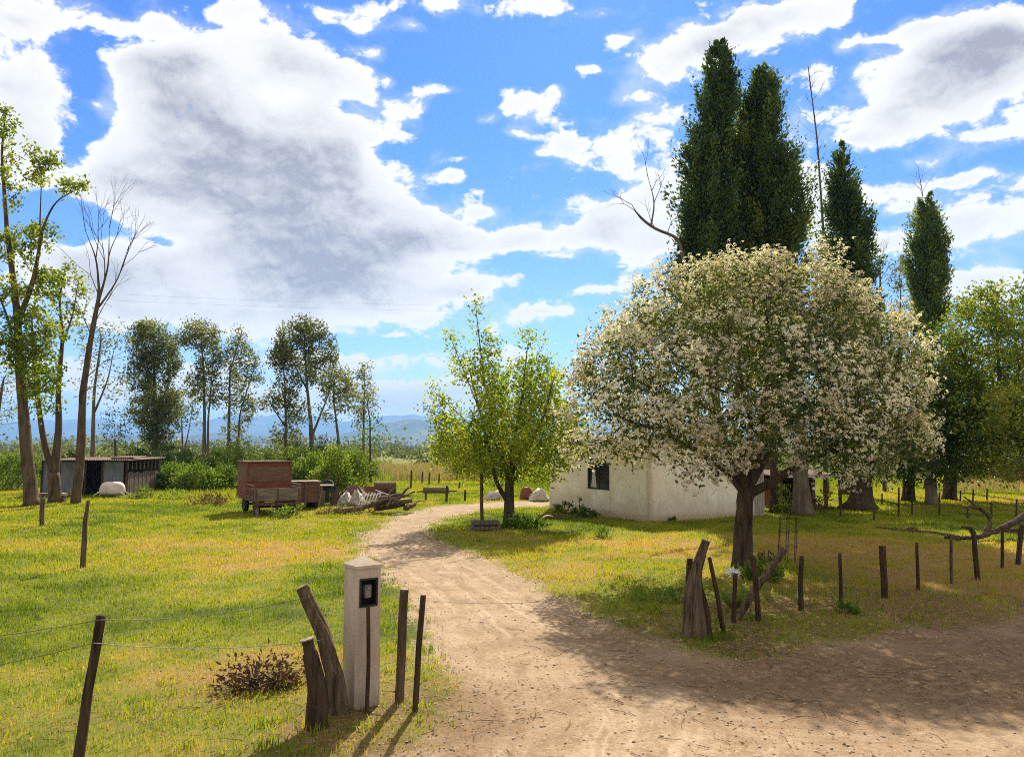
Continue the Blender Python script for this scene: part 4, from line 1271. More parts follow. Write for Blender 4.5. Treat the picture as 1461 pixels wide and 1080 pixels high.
def on_left(u, z, d):      # u along the window wall away from the near corner, d into the house
    p = HC + dl * u + dr_ * d
    return (p[0] - h0[0], p[1] - h0[1], z)


def on_right(u, z, d):
    p = HC + dr_ * u + dl * d
    return (p[0] - h0[0], p[1] - h0[1], z)


def u_at(px, d, o=HC):
    k = (px - CX) / F / math.cos(0) * 1.0
    # solve x = tan * depth for ground-plane ray of that column
    t = ray(px, 640)
    k = t[0] / t[1]
    return (k * o[1] - o[0]) / (d[0] - k * d[1])


u0, u1 = u_at(869, dl), u_at(837.5, dl)
um = .5 * (u0 + u1)
wY = (HC + dl * um)[1]
zt = W(853, 660, wY)[2]
zbm = W(853, 698.5, wY)[2]
Va, Qa = cell_panel([.22, u0, u1, LL - .22], [zb, zbm, zt, HT], [(1, 1)], .22, on_left)
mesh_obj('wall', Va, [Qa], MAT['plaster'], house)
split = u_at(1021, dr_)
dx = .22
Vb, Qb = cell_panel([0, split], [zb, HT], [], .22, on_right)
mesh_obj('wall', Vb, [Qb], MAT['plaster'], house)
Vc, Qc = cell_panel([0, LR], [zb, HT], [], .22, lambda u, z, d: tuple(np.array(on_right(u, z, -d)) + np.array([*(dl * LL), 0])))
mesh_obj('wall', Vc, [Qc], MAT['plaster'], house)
# set-back rougher bay with a plank door at its far end
ue = u_at(1077, dr_)
Vd, Qd = cell_panel([split, ue], [zb, HT - .15], [], .2, lambda u, z, d: on_right(u, z, d + .10))
tag(mesh_obj('wall', Vd, [Qd], MAT['plaster'], house), 'recessed end bay of the front wall')
door = MB()
nb_pl = 6
for k in range(nb_pl):
    ua = ue + .02 + (LR - ue - .06) * k / nb_pl
    ub = ue + .02 + (LR - ue - .06) * (k + 1) / nb_pl - .02
    q, f = cell_panel([ua, ub], [.02, 2.15 + random.uniform(-.04, .04)], [], .04, lambda u, z, d: on_right(u, z, d + .14))
    door.add(q, [f])
MAT['pale_plank'] = plain_mat('pale_plank', (.24, .20, .155), (.46, .40, .32), 6, .9, .5, stretch=(5, 5, .3))
tag(door.build('plank_door', MAT['pale_plank'], house), 'upright pale timber planks')
Vd, Qd = cell_panel([ue, LR], [2.2, HT - .15], [], .2, lambda u, z, d: on_right(u, z, d + .10))
mesh_obj('lintel', Vd, [Qd], MAT['plank_wood'], house)
Vd, Qd = cell_panel([0, LL - .44], [zb, HT], [], .2, lambda u, z, d: tuple(np.array(on_left(u + .22, z, d)) + np.array([*(dr_ * (LR - .2)), 0])))
mesh_obj('wall', Vd, [Qd], MAT['plaster'], house)
# window
wf = MB()
fw = .055
for (a, b2, c2, d2) in ((u0, u1, zbm, zbm + fw), (u0, u1, zt - fw, zt), (u0, u0 + fw, zbm + fw, zt - fw), (u1 - fw, u1, zbm + fw, zt - fw), (um - .03, um + .03, zbm + fw, zt - fw)):
    q, f = cell_panel([a + .002, b2 - .002], [c2 + .002, d2 - .002], [], .05, lambda u, z, d: on_left(u, z, d + .035))
    wf.add(q, [f])
frame = wf.build('window_frame', MAT['black'], house)
for (a, b2) in ((u0 + fw, um - .03), (um + .03, u1 - fw)):
    q, f = cell_panel([a, b2], [zbm + fw, zt - fw], [], .008, lambda u, z, d: on_left(u, z, d + .055))
    mesh_obj('pane', q, [f], MAT['glass'], frame)
# pale curtain hanging open in the far pane
cv, cf = [], []
nn = 14
for k in range(nn):
    u = um + .05 + (u1 - um - .12) * (.25 + .6 * k / (nn - 1))
    for j, z in enumerate(np.linspace(zbm + .08, zt - .25, 7)):
        pinch = .35 + .65 * (1 - j / 6)
        uu = um + .05 + (u1 - um - .12) * (.5 + (.6 * k / (nn - 1) - .3) * pinch)
        cv.append(on_left(uu, z, .048 + .004 * math.sin(k * 2.1)))
for k in range(nn - 1):
    for j in range(6):
        cf.append([k * 7 + j, k * 7 + 7 + j, k * 7 + 8 + j, k * 7 + j + 1])
mesh_obj('curtain', cv, [cf], MAT['curtain'], frame)
# rain-gutter-less tin roof, low pitch falling to the front
ov = .16
rv = []
for (u, v, z) in ((-ov, -ov, HT + .02), (LR + ov, -ov, HT + .02), (LR + ov, LL + ov, HT + .40), (-ov, LL + ov, HT + .40)):
    p = HC + dr_ * u + dl * v - h0[:2]
    rv += [(p[0], p[1], z), (p[0], p[1], z + .05)]
mesh_obj('roof', rv, [[[0, 2, 4, 6], [1, 7, 5, 3], [0, 1, 3, 2], [2, 3, 5, 4], [4, 5, 7, 6], [6, 7, 1, 0]]], MAT['rust'], house)
vt = MB()
vp = on_right(split + .03, 1.62, 0)
vt.box((vp[0] - .0, vp[1] - .03, 1.62), (.14, .12, .2), math.atan2(dr_[1], dr_[0]), bev=.01)
vt.build('wall_vent', MAT['black'], house)


# ------------------------------------------------------------------ foliage clumps: bushes and weeds
def bush(name, label, cat, px, py, Y, w, h, n=40, lpc=40, L=.13, Wd=.06, mat='leaf_bush', tint=.45, group=None, stems=7, up=.6, sig=.16):
    base = W(px, py, Y)
    base[2] = gzf(base[0], base[1]) - .02
    root = thing(name, label, cat, base, 0, group)
    mb = MB()
    u = unit(rng.normal(0, 1, (n, 3)))
    u[:, 2] = np.abs(u[:, 2])
    rr = rng.uniform(.35, 1, (n, 1)) ** .6
    c = u * rr * np.array([w / 2, w / 2.2, h]) * (1 + .35 * (fbm(u[:, 0] * 2 + px, u[:, 1] * 2 + u[:, 2] * 2, 3, 2) - .5)[:, None])
    c[:, 2] = np.maximum(c[:, 2], .12 * h)
    for k in rng.choice(n, min(stems, n), replace=False):
        a = np.array([rng.normal(0, w * .08), rng.normal(0, w * .08), -.03])
        mb.tube(np.array([a, a * .6 + c[k] * .45 + [0, 0, .1 * h], c[k]]), (.018 + .01 * h, .005), 5, caps=False)
    mb.build('stem', MAT['bark_grey'], root, off=(0, 0, 0))
    idx = np.repeat(np.arange(n), lpc)
    p = c[idx] + rng.normal(0, sig, (len(idx), 3)) * np.array([1, 1, .9])
    p[:, 2] = np.maximum(p[:, 2], .03)
    tt = np.clip(tint + rng.normal(0, .16, n)[idx] + rng.normal(0, .12, len(idx)), 0, 1)
    leaves_obj('foliage', p, L, Wd, tt, MAT[mat], root, dirs=unit(u[idx] + np.array([0, 0, up])), nup=.5)
    return root


BG = 'bushes along the back of the field'
bd = [  # px, py, Y, w, h, tint, mat, label
    (250, 690, 48, 2.6, 1.5, .45, 'leaf_bush', 'bright green bush just beside the planked end of the shed'),
    (282, 692, 47, 2.6, 1.6, .55, 'leaf_bush', 'sunlit green bush midway between the shed and the red cart'),
    (312, 690, 48, 2.4, 1.45, .42, 'leaf_bush', 'green bush tucked behind the red cart cabin on its shed side'),
    (425, 690, 46, 2.2, 1.6, .3, 'leaf_bush', 'dark green bush rising behind the red cart cabin'),
    (372, 680, 55, 3.0, 2.4, .28, 'leaf_shade', 'dark rounded bush above the roof of the red cabin'),
    (338, 672, 60, 3.0, 3.2, .6, 'leaf_bush', 'tall feathery yellow-green bush at the foot of the sharp-topped gum'),
    (452, 688, 47, 2.4, 2.4, .55, 'leaf_bush', 'yellow-green bush behind the brown crate cart'),
    (478, 690, 45, 2.2, 2.5, .62, 'leaf_bush', 'yellow-green bush behind the green metal frame'),
    (500, 688, 47, 1.9, 2.5, .66, 'leaf_bush', 'yellow bush behind the white sheets of the scrap heap'),
    (408, 676, 58, 2.6, 2.6, .4, 'leaf_bush', 'green bush round the foot of the slim gum tree'),
    (18, 680, 50, 3.4, 2.6, .5, 'leaf_bush', 'green bush at the field edge beyond the tall leaning tree'),
    (48, 672, 58, 3.2, 1.6, .45, 'leaf_bush', 'low green bush against the far end of the grey shed'),
]
bd += [(192, 676, 62, 4.2, 2.6, .3, 'leaf_shade', 'dark bush beyond the shed end, left of the creeper-clad gum'), (240, 674, 64, 4.4, 2.8, .25, 'leaf_shade', 'dark bush at the foot of the creeper-clad gum'),
       (272, 674, 62, 4.0, 2.4, .35, 'leaf_shade', 'dark bush at the foot of the small gum sapling'), (305, 674, 63, 4.2, 2.7, .3, 'leaf_shade', 'dark bush below the gum with two parallel trunks'),
       (432, 674, 63, 3.8, 3.0, .35, 'leaf_shade', 'dark bush between the slim gum and the broad-crowned gum'), (470, 674, 64, 4.2, 3.0, .3, 'leaf_shade', 'dark bush below the leaning gum with the olive crown'),
       (512, 678, 58, 2.6, 2.2, .4, 'leaf_shade', 'dark bush beneath the pale thin gum at the end of the row'), (100, 674, 60, 5.0, 2.4, .35, 'leaf_shade', 'dark bush behind the middle of the grey shed')]
for (px, py, Y, w, h, t, mt, lb) in bd:
    bush('bush', lb, 'bush', px, py, Y, w, h, 60, 55, .19, .085, mt, t, BG, sig=.2)

# small weeds by the house and in the yard
bush('weed_plant', 'dark leafy weed against the window wall, at the far end', 'weed', 806, 734, 30.8, .9, .42, 14, 22, .12, .06, 'leaf_shade', .4, sig=.06)
bush('weed_plant', 'dark leafy weed against the window wall, under the window', 'weed', 838, 738, 29.6, .8, .40, 14, 22, .12, .06, 'leaf_shade', .45, sig=.06)
bush('weed_plant', 'tall thin weed sprouting under the dark window', 'weed', 828, 736, 29.9, .25, .75, 8, 12, .1, .05, 'leaf_shade', .4, sig=.05)
bush('weed_plant', 'small weed at the foot of the front wall past the corner', 'weed', 966, 744, 27.9, .6, .22, 8, 14, .1, .05, 'leaf_shade', .45, sig=.05)
bush('weed_plant', 'broad-leaved green weeds round the foot of the fruit tree', 'weed', 752, 752, 25.8, 1.5, .30, 22, 24, .16, .08, 'leaf_bush', .35, sig=.09)
bush('weed_plant', 'spiky green weed alone on the grass before the window wall', 'weed', 862, 765, 22.9, .7, .26, 8, 16, .18, .03, 'leaf_bush', .5, sig=.05)
bush('weed_plant', 'green weeds round the foot of the blossoming tree trunk', 'weed', 1090, 825, 15.6, .9, .24, 16, 24, .12, .06, 'leaf_bush', .45, sig=.08)
bush('weed_plant', 'green weed patch beside the gnarled stump post', 'weed', 950, 850, 13.7, 1.1, .10, 12, 16, .09, .03, 'leaf_bush', .45, sig=.07)
bush('weed_plant', 'small weed round the foot of the second fence post from the blossoming tree', 'weed', 1203, 868, 12.55, .38, .14, 8, 16, .09, .035, 'leaf_bush', .35, sig=.04)
bush('weed_plant', 'weedy clump beneath the white tub', 'weed', 205, 708, 41, 1.5, .5, 14, 26, .14, .06, 'leaf_shade', .5, sig=.1)
bush('weed_plant', 'scrubby weeds between the shed and the red cart', 'weed', 252, 710, 40, 2.0, .5, 14, 26, .14, .05, 'leaf_bush', .7, sig=.12)
MAT['dead_brush'] = leaf_mat('dead_brush', [(0, (.035, .02, .013)), (.5, (.10, .055, .03)), (1, (.22, .13, .07))], .2, .7, .15)
bush('dry_shrub', 'withered brown shrub in the grass by the short leaning log', 'shrub', 374, 962, 8.8, 0.85, .27, 22, 32, .07, .028, 'dead_brush', .42, sig=.11, stems=20, up=-.1)
bush('dry_shrub', 'withered brown weeds beside the wagon by the grass verge', 'shrub', 302, 716, 36.5, 2.6, .45, 20, 30, .14, .04, 'dead_brush', .7, sig=.12, stems=10)
bush('dry_shrub', 'dry brown clump on the bare earth beside the wire tree guard', 'shrub', 1093, 792, 18.2, .35, .3, 8, 18, .06, .03, 'dead_brush', .4, sig=.04)

# --- tall dry grass and reed beds beyond the yard (uncountable)
MAT['straw'] = leaf_mat('straw', [(0, (.10, .13, .025)), (.35, (.22, .20, .06)), (.65, (.36, .28, .13)), (1, (.30, .21, .11))], .4, .6, .2)


def reeds(name, n, px0, px1, Y0, Y1, h0_, h1, t0, t1, w=.03, mt='grass'):
    Yr = np.sqrt(rng.uniform(Y0 ** 2, Y1 ** 2, n))
    x = (rng.uniform(px0, px1, n) - CX) / F * Yr
    g = fbm(x * .25, Yr * .2, 81)
    k = rng.uniform(0, 1, n) < .25 + 1.2 * g
    x, Yr, g = x[k], Yr[k], g[k]
    hh = rng.uniform(h0_, h1, len(x)) * (.5 + g)
    tt = np.clip(rng.uniform(t0, t1, len(x)) + .5 * (fbm(x * .12, Yr * .1, 82) - .5), 0, 1)
    tag(blades(x, Yr, hh, w * (Yr / 60), tt, name, MAT[mt], bend=.5), kind='stuff')


reeds('dry_reeds', 22000, 520, 720, 62, 95, .4, 1.15, .2, 1.0, mt='straw')
reeds('long_grass', 42000, -60, 560, 52, 120, .4, 1.0, .02, .40)
reeds('dry_grass', 16000, 1365, 1640, 46, 90, .3, .7, .3, 1.0, mt='straw')
reeds('rough_grass', 9000, 200, 560, 40, 50, .15, .40, .15, .6, .025)
reeds('weedy_grass', 22000, 700, 1250, 46, 95, .35, .9, .0, .30)
reeds('verge_grass', 9000, 1240, 1400, 56, 95, .25, .6, .1, .8)

# far bush and woodland on the plain, one mass
n = 1100
Yf = np.exp(rng.uniform(math.log(105), math.log(1500), n))
xf = rng.uniform(-1.0, 1.0, n) * Yf * 1.0
hs = (1.0 + 4.2 * rng.uniform(0, 1, n) ** 2.2) * (1 + Yf / 420)
idx = np.repeat(np.arange(n), 80)
u = unit(rng.normal(0, 1, (len(idx), 3)))
u[:, 2] = np.abs(u[:, 2])
c = np.stack([xf, Yf, np.zeros(n)], -1)[idx] + u * rng.uniform(.4, 1, (len(idx), 1)) * np.stack([hs * .9, hs * .9, hs], -1)[idx]
tt = np.clip(.22 + rng.normal(0, .16, n)[idx] + rng.normal(0, .12, len(idx)), 0, 1)
Lf = (.32 + Yf / 340)[idx]
d = rand_dirs(len(idx), .3)
Vl, ql = leaf_arrays(c, d, rand_dirs(len(idx), .5), Lf, Lf * .6, .2)
tag(mesh_obj('far_scrub', Vl, [ql], MAT['leaf_gum'], None, None, {'tint': ('FACE', tt)}), kind='stuff')


# ------------------------------------------------------------------ posts, stakes, wires
def post(name, label, cat, pts, rad, mat='post_wood', k=9, rough=.16, group=None, Y=None, dys=None, sink=.06, squash=None, ends=False, strands=0):
    """a weathered pole along pixel points; first point stands on the ground"""
    g = G(*pts[0])
    Y = g[1] if Y is None else Y
    P_ = np.array([W(px, py, Y + (dys[k_] if dys else 0)) for k_, (px, py) in enumerate(pts)])
    P_[0, 2] = gzf(P_[0, 0], P_[0, 1]) - sink
    t = np.linspace(0, len(P_) - 1, max(10, (16 if ends else 6) * len(P_)))
    q = np.stack([np.interp(t, np.arange(len(P_)), P_[:, j]) for j in range(3)], -1)
    for _ in range(2):
        q[1:-1] = .5 * q[1:-1] + .25 * (q[:-2] + q[2:])
    L = np.linalg.norm(q[-1] - q[0])
    tt_ = np.linspace(0, 1, len(q))
    for ax_ in (0, 1):
        q[:, ax_] += .006 * min(L, 1.5) * (vnoise(tt_ * 3.5 + rng.uniform(0, 50), tt_ * 0, 3) - .5) * np.sin(math.pi * tt_) * 2
    r = np.interp(np.linspace(0, 1, len(q)), np.linspace(0, 1, len(rad)), rad)
    base = q[0].copy()
    base[2] += sink
    mb = MB()
    mb.tube(q - base, r * (.86 if strands else 1), k, rough, True, squash)
    for s_i in range(strands):
        a0 = s_i * 2 * math.pi / strands + rng.uniform(-.4, .4)
        i1 = int(len(q) * rng.uniform(.62, .96))
        tt_ = np.linspace(0, 1, len(q))[:i1]
        an = a0 + rng.uniform(-1.2, 1.2) * tt_
        offs = np.stack([np.cos(an), np.sin(an), 0 * an], -1) * (r[:i1] * rng.uniform(.45, .75))[:, None]
        mb.tube(q[:i1] - base + offs, r[:i1] * rng.uniform(.36, .55) * np.linspace(1.1, .55, i1), 9, .22)
    if ends:
        root = thing(name, label, cat, base, 0, group)
        mb.build('shaft', MAT[mat], root, smooth=True)
        e = MB()
        tdir = unit(q[-1] - q[-2])
        e.tube(np.array([q[-1] - base - tdir * .004, q[-1] - base + tdir * .007]), r[-1] * .96, k, 0, True, squash)
        e.build('cut_end', MAT['end_grain'], root)
        return root
    o = mb.build(name, MAT[mat], None, base, smooth=True)
    return tag(o, label, cat, group)


# left of the drive
post('fence_post', 'leaning dark fence post standing alone in the near grass with two wires tied to it', 'fence post', [(110, 1092), (124, 990), (145, 878)], (.042, .036), 'post_wood')
post('log_post', 'tall gnarled leaning log resting against the concrete pillar', 'post', [(484, 1018), (478, 960), (462, 905), (430, 838)], (.108, .095, .085, .072), 'post_grey', 22, .24, ends=True, strands=5, dys=[0, 0, .02, .05])
post('log_post', 'short thick log with a sawn flat top beside the tall gnarled log', 'post', [(454, 1040), (455, 985), (438, 912)], (.095, .082, .068), 'post_wood', 20, .2, ends=True, strands=4)
post('stake', 'broad flat weathered stake in the verge, nearer of the pair beside the pillar', 'stake', [(569, 1003), (572, 920), (577, 841)], (.047, .044), 'post_grey', 7, .10, ends=True)
post('stake', 'thin round stake at the edge of the dirt track beside the broad flat stake', 'stake', [(592, 1018), (598, 930), (604, 849)], (.029, .026), 'post_wood', 8, .12, ends=True)
post('stake', 'thin dark stake standing in front of the concrete pillar below its meter box', 'stake', [(524, 1018), (525, 940), (525, 866)], (.021, .019), 'post_wood', 7, .08)
post('fence_post', 'short weathered post in the field below the shed, ahead of the plank bench', 'fence post', [(60, 751), (60, 730), (61, 711)], (.075, .065), 'post_grey')
post('fence_post', 'crooked thin tall post standing alone in the sunlit field', 'fence post', [(118, 809), (120, 775), (121, 745), (126, 714)], (.058, .052, .045, .036), 'post_grey')

# right of the drive: gnarled stump and the leaning sticks round it
post('stump_post', 'thick gnarled split stump post at the corner where the tracks meet', 'post', [(990, 908), (987, 860), (993, 812), (1007, 771)], (.16, .125, .09, .072), 'post_grey', 20, .26, ends=True, strands=7)
post('stake', 'reddish stake pressed against the drive side of the gnarled stump', 'stake', [(978, 903), (981, 850), (984, 797)], (.045, .04), 'post_red', Y=None)
post('stump_post', 'short broken brown stump hugging the gnarled stump post', 'post', [(1008, 906), (1006, 870), (1001, 838)], (.075, .06, .03), 'post_red', 10, .25, strands=3)
post('stake', 'leaning split stake just beyond the gnarled stump', 'stake', [(1034, 905), (1024, 850), (1012, 795)], (.034, .030, .026), 'post_red')
post('stake', 'short upright stake holding up the foot of the diagonal pole', 'stake', [(1047, 888), (1048, 850), (1050, 818)], (.034, .03), 'post_red')
post('stake', 'reddish stake crossing behind the diagonal pole by the tree trunk', 'stake', [(1083, 887), (1079, 840), (1074, 792)], (.042, .035), 'post_red')
gp = G(1046, 887)
post('leaning_pole', 'long pale pole leaning diagonally against the stakes by the blossoming tree', 'pole', [(1046, 882), (1080, 836), (1119, 783)], (.062, .058, .05), 'post_grey', 10, .12, Y=gp[1] + .08, dys=[0, .25, .5], ends=True)

FG = 'fence posts along the dirt road past the blossoming tree'
fps = [((1143, 870), (1142, 830), (1144, 793), .040, .034, 'post_wood', 'stubby grey fence post, first past the diagonal pole'),
       ((1201, 868), (1199, 825), (1198, 789), .034, .028, 'post_wood', 'thin dark fence post between the stubby grey one and the thick round one'),
       ((1262, 853), (1261, 815), (1259, 779), .058, .055, 'post_red', 'thickest round fence post in the row along the dirt road'),
       ((1310, 840), (1309, 805), (1308, 774), .032, .027, 'post_red', 'thin reddish fence post next after the thickest round one'),
       ((1358, 831), (1357, 798), (1357, 765), .034, .026, 'post_grey', 'thin pale fence post in front of the tip of the fallen branch'),
       ((1395, 826), (1392, 795), (1389, 758), .050, .040, 'post_wood', 'leaning dark fence post where the fallen branch meets the ground'),
       ((1430, 812), (1430, 780), (1430, 753), .034, .028, 'post_red', 'slim fence post under the raised limb of the fallen branch'),
       ((1452, 806), (1455, 778), (1458, 748), .055, .048, 'post_wood', 'tilted fence post at the end of the row beneath the fallen branch')]
tops = []
for (a, b2, c2, r0_, r1_, mt, lb) in fps:
    post('fence_post', lb, 'fence post', [a, b2, c2], (r0_, r1_), mt, group=FG)
    Yp = G(*a)[1]
    tops.append((W(*c2, Yp), W(*b2, Yp)))

BGP = 'thin fence posts under the shade trees'
bgp = [(1199, 738, 700, 'thin fence post before the dark opening of the lean-to'), (1247, 742, 727, 'short stub of a fence post before the flared trunk'), (1282, 737, 695, 'tall thin fence post between the flared trunk and the narrow trunk'),
       (1301, 735, 697, 'thin fence post in front of the narrow dark trunk'), (1340, 736, 702, 'thin fence post just past the pale straight trunk'), (1380, 741, 722, 'stubby fence post behind the upright twigs of the fallen branch'),
       (1414, 736, 716, 'fence post in open dry grass, first past the fallen branch twigs'), (1450, 737, 712, 'thick fence post in open dry grass above the fallen branch limb'),
       (1258, 720, 704, 'faint far fence post in the gap beside the flared trunk'), (1370, 715, 700, 'faint far fence post next to the stout brown trunk'), (1388, 716, 698, 'faint far fence post second past the stout brown trunk'), (1408, 714, 697, 'faint far fence post near the brush pile')]
for (px, pb, pt, lb) in bgp:
    post('fence_post', lb, 'fence post', [(px, pb), (px + .5, pt)], (.04, .035), 'post_wood', 6, .1, group=BGP)
bgl = [(586, 697, 671, 'thin dark post beyond the scrap heap, first of the far paddock'), (602, 690, 673, 'pale pole in the far paddock just past the first thin post'), (612, 692, 674, 'stout dark post in the far paddock above the trough'),
       (626, 690, 676, 'small dark post in the far paddock beyond the trough end'), (655, 697, 683, 'short dark post beside the pale pole stake of the far paddock'), (637, 717, 693, 'bent dark post right beside the end of the trough'), (663, 715, 699, 'short thin post between the trough and the fruit tree prop')]
for (px, pb, pt, lb) in bgl:
    post('fence_post', lb, 'fence post', [(px, pb), (px + 1, pt)], (.055, .05), 'post_wood', 6, .1, group='posts of the far paddock')


def wire(label, pts, r=.0028, sag=.03, mat='wire', name='fence_wire', cat='wire'):
    mb = MB()
    q = []
    for a, b2 in zip(pts[:-1], pts[1:]):
        a, b2 = np.array(a), np.array(b2)
        for t in np.linspace(0, 1, 12)[:-1]:
            q.append(a + (b2 - a) * t - np.array([0, 0, sag * 4 * t * (1 - t) * np.linalg.norm(b2 - a) / 3]))
    q.append(np.array(pts[-1]))
    q = np.array(q)
    mb.tube(q - q[0], r, 4, caps=False)
    return tag(mb.build(name, MAT[mat], None, q[0]), label, cat)


pl = [W(144, 884, 6.45), W(134, 917, 6.42)]
lg = [W(438, 852, 7.6), W(462, 912, 7.6)]
wire('upper slack wire from the near leaning fence post to the tall gnarled log', [pl[0], lg[0]], sag=.10)
wire('lower slack wire from the near leaning fence post to the tall gnarled log', [pl[1], lg[1]], sag=.09)
wire('upper wire running out of view from the near leaning fence post', [pl[0], np.array([-6.6, 6.0, 1.05])], sag=.10)
wire('lower wire running out of view from the near leaning fence post', [pl[1], np.array([-6.6, 5.7, .68])], sag=.10)
wire('thin slack wire lying from the thin round stake across the track to the stump', [W(604, 856, G(592, 1018)[1]), W(1000, 800, G(990, 908)[1])], sag=.14, r=.002)
wire('top wire strung along the row of fence posts past the blossoming tree', [t[0] - np.array([0, 0, .06]) for t in tops], sag=.02, r=.0024)
wire('middle wire strung along the row of fence posts past the blossoming tree', [t[1] for t in tops], sag=.02, r=.0024)
wire('upper thin power line high over the field beyond the gum trees', [np.array([-75, 95, 22.5]), np.array([-2, 140, 27.5])], r=.006, sag=.02, mat='dark_wire', name='power_line', cat='power line')
wire('lower thin power line high over the field beyond the gum trees', [np.array([-75, 95, 21.6]), np.array([-2, 140, 26.6])], r=.006, sag=.02, mat='dark_wire', name='power_line', cat='power line')
wire('upper thin power line in the sky beyond the shortest columnar tree', [W(1365, 286, 90), W(1560, 242, 80)], r=.006, sag=.01, mat='dark_wire', name='power_line', cat='power line')
wire('lower thin power line in the sky beyond the shortest columnar tree', [W(1365, 294, 90), W(1560, 252, 80)], r=.006, sag=.01, mat='dark_wire', name='power_line', cat='power line')

# --- concrete meter pillar
m, nb = material('concrete')
pos = nb.n('TexCoord').outputs['Object']
sp = nb.n('SeparateXYZ', {0: pos})
na = nb.noise(nb.scalev(pos, (1, 1, .35)), 5, 7, .65)
nbn = nb.noise(pos, 60, 4, .7)
ncn = nb.noise(nb.scalev(pos, (9, 9, .6)), 2, 5, .6)
c = nb.ramp(nb.m('ADD', nb.m('MULTIPLY', na, .75), nb.m('MULTIPLY', nbn, .25)), [(.32, (.34, .265, .20)), (.55, (.49, .40, .315)), (.75, (.60, .51, .415))])
c = nb.mix(nb.m('MULTIPLY', nb.step(ncn, .55, .75), .4), c, (.30, .25, .205))
zz = nb.m('ADD', sp.outputs[2], nb.m('MULTIPLY', nb.m('SUBTRACT', na, .5), .5))
c = nb.mix(nb.m('MULTIPLY', nb.step(zz, .30, .02), .55), c, (.27, .21, .155))
finish(nb, c, .9, nbn, .5, .01, spec=.15)
MAT['concrete'] = m
pb = G(511, 1012)
ang = R(37)
PH = W(511, 812, pb[1])[2]
hw = .135
pil = thing('meter_pillar', 'square concrete pillar with a pyramid cap and a small black meter box', 'pillar', (pb[0], pb[1] + .12, gzf(pb[0], pb[1])), ang)
# local frame: -Y face and -X face look towards the road; the box is on the -Y one
nzlo = W(511, 866, pb[1])[2] - .0
nzhi = W(511, 829, pb[1])[2]
fnp = lambda u, z, d: (u * (1 - .02 * z), (-hw + d) * (1 - .02 * z), z)
us = [-hw, -.085, .085, hw]
zs = [-.2, nzlo, nzhi, PH]
sv, sq = [], []


def shell_face(rot, hole):
    ca, sa = math.cos(rot), math.sin(rot)
    k0 = len(sv)
    for z in zs:
        for u in us:
            x, y = u * (1 - .02 * z), -hw * (1 - .02 * z)
            sv.append((x * ca - y * sa, x * sa + y * ca, z))
    for j in range(3):
        for i_ in range(3):
            if hole and (i_, j) == (1, 1):
                continue
            sq.append([k0 + j * 4 + i_, k0 + j * 4 + i_ + 1, k0 + j * 4 + 5 + i_, k0 + j * 4 + 4 + i_])


for k in range(4):
    shell_face(k * math.pi / 2, k == 0)
mesh_obj('shaft', sv, [sq], MAT['concrete'], pil)
cp = MB()
hp = hw * (1 - .02 * PH)
e = hp + .012
ring = lambda r, z: [(-r, -r, z), (r, -r, z), (r, r, z), (-r, r, z)]
cv = ring(hp - .01, PH - .012) + ring(e, PH - .006) + ring(e, PH + .022) + [(0, 0, PH + .105)]
cf = [[k + 4 * j, (k + 1) % 4 + 4 * j, (k + 1) % 4 + 4 * (j + 1), k + 4 * (j + 1)] for j in range(2) for k in range(4)] + [[0, 3, 2, 1]]
cp.add(cv, [cf, [[8 + k, 8 + (k + 1) % 4, 12] for k in range(4)]])
cp.build('cap', MAT['concrete'], pil)
fr_ = MB()
y0 = -hw * (1 - .02 * nzlo)
zc = .5 * (nzlo + nzhi)
hz = .5 * (nzhi - nzlo)
for (x0, x1, z0, z1) in ((-.097, -.079, nzlo - .012, nzhi + .012), (.079, .097, nzlo - .012, nzhi + .012), (-.079, .079, nzlo - .012, nzlo + .006), (-.079, .079, nzhi - .006, nzhi + .012)):
    fr_.box(((x0 + x1) / 2, y0 - .002, (z0 + z1) / 2), (x1 - x0, .024, z1 - z0), bev=.003)
mbx = fr_.build('meter_box', MAT['black'], pil)
nv_ = MB()
# recess: back and sides
nv_.box((0, y0 + .11, zc), (.19, .012, 2 * hz + .03))
for sx in (-1, 1):
    nv_.box((sx * .092, y0 + .058, zc), (.010, .092, 2 * hz + .02))
for sz in (-1, 1):
    nv_.box((0, y0 + .058, zc + sz * (hz + .006)), (.174, .092, .010))
nv_.build('recess', MAT['dark_in'], mbx)
mt_ = MB()
mt_.box((.01, y0 + .055, zc + .005), (.075, .08, .13), bev=.012)
mt_.lathe([(0, 0), (.026, 0), (.026, .02), (.02, .026), (0, .026)], (.01, y0 + .016, zc + .03), 14, 'z')
mt_.build('meter', MAT['meter'], mbx)

# --- tree guard of thin rods, white flowers
gb = G(1122, 802)
tg = thing('tree_guard', 'leaning wire cage tree guard of thin rusty rods on bare earth', 'tree guard', (gb[0], gb[1], gzf(gb[0], gb[1])))
lean = np.array([W(1127, 738, gb[1])[0] - gb[0], 0.1, W(1127, 738, gb[1])[2]])
for k in range(6):
    a = k * math.pi / 3 + .3
    p0 = np.array([math.cos(a) * .20, math.sin(a) * .20, -.03])
    p1 = lean * random.uniform(.92, 1.12) + np.array([math.cos(a) * .19, math.sin(a) * .19, 0])
    MB().tube(np.array([p0, .5 * (p0 + p1) + rng.normal(0, .012, 3), p1]), .009, 5).build('rod', MAT['rust'], tg)
for t in (.35, .68, .97):
    a = np.linspace(0, 2 * math.pi, 17)
    MB().tube(lean * t + np.stack([np.cos(a) * .215, np.sin(a) * .215, .01 * np.sin(3 * a)], -1), .007, 4, caps=False).build('hoop', MAT['rust'], tg)
fb = G(1047, 872)
fl = thing('flower_plant', 'white lily-like flower head on a stalk between the stump and the tree trunk', 'flower', (fb[0], fb[1], gzf(fb[0], fb[1])))
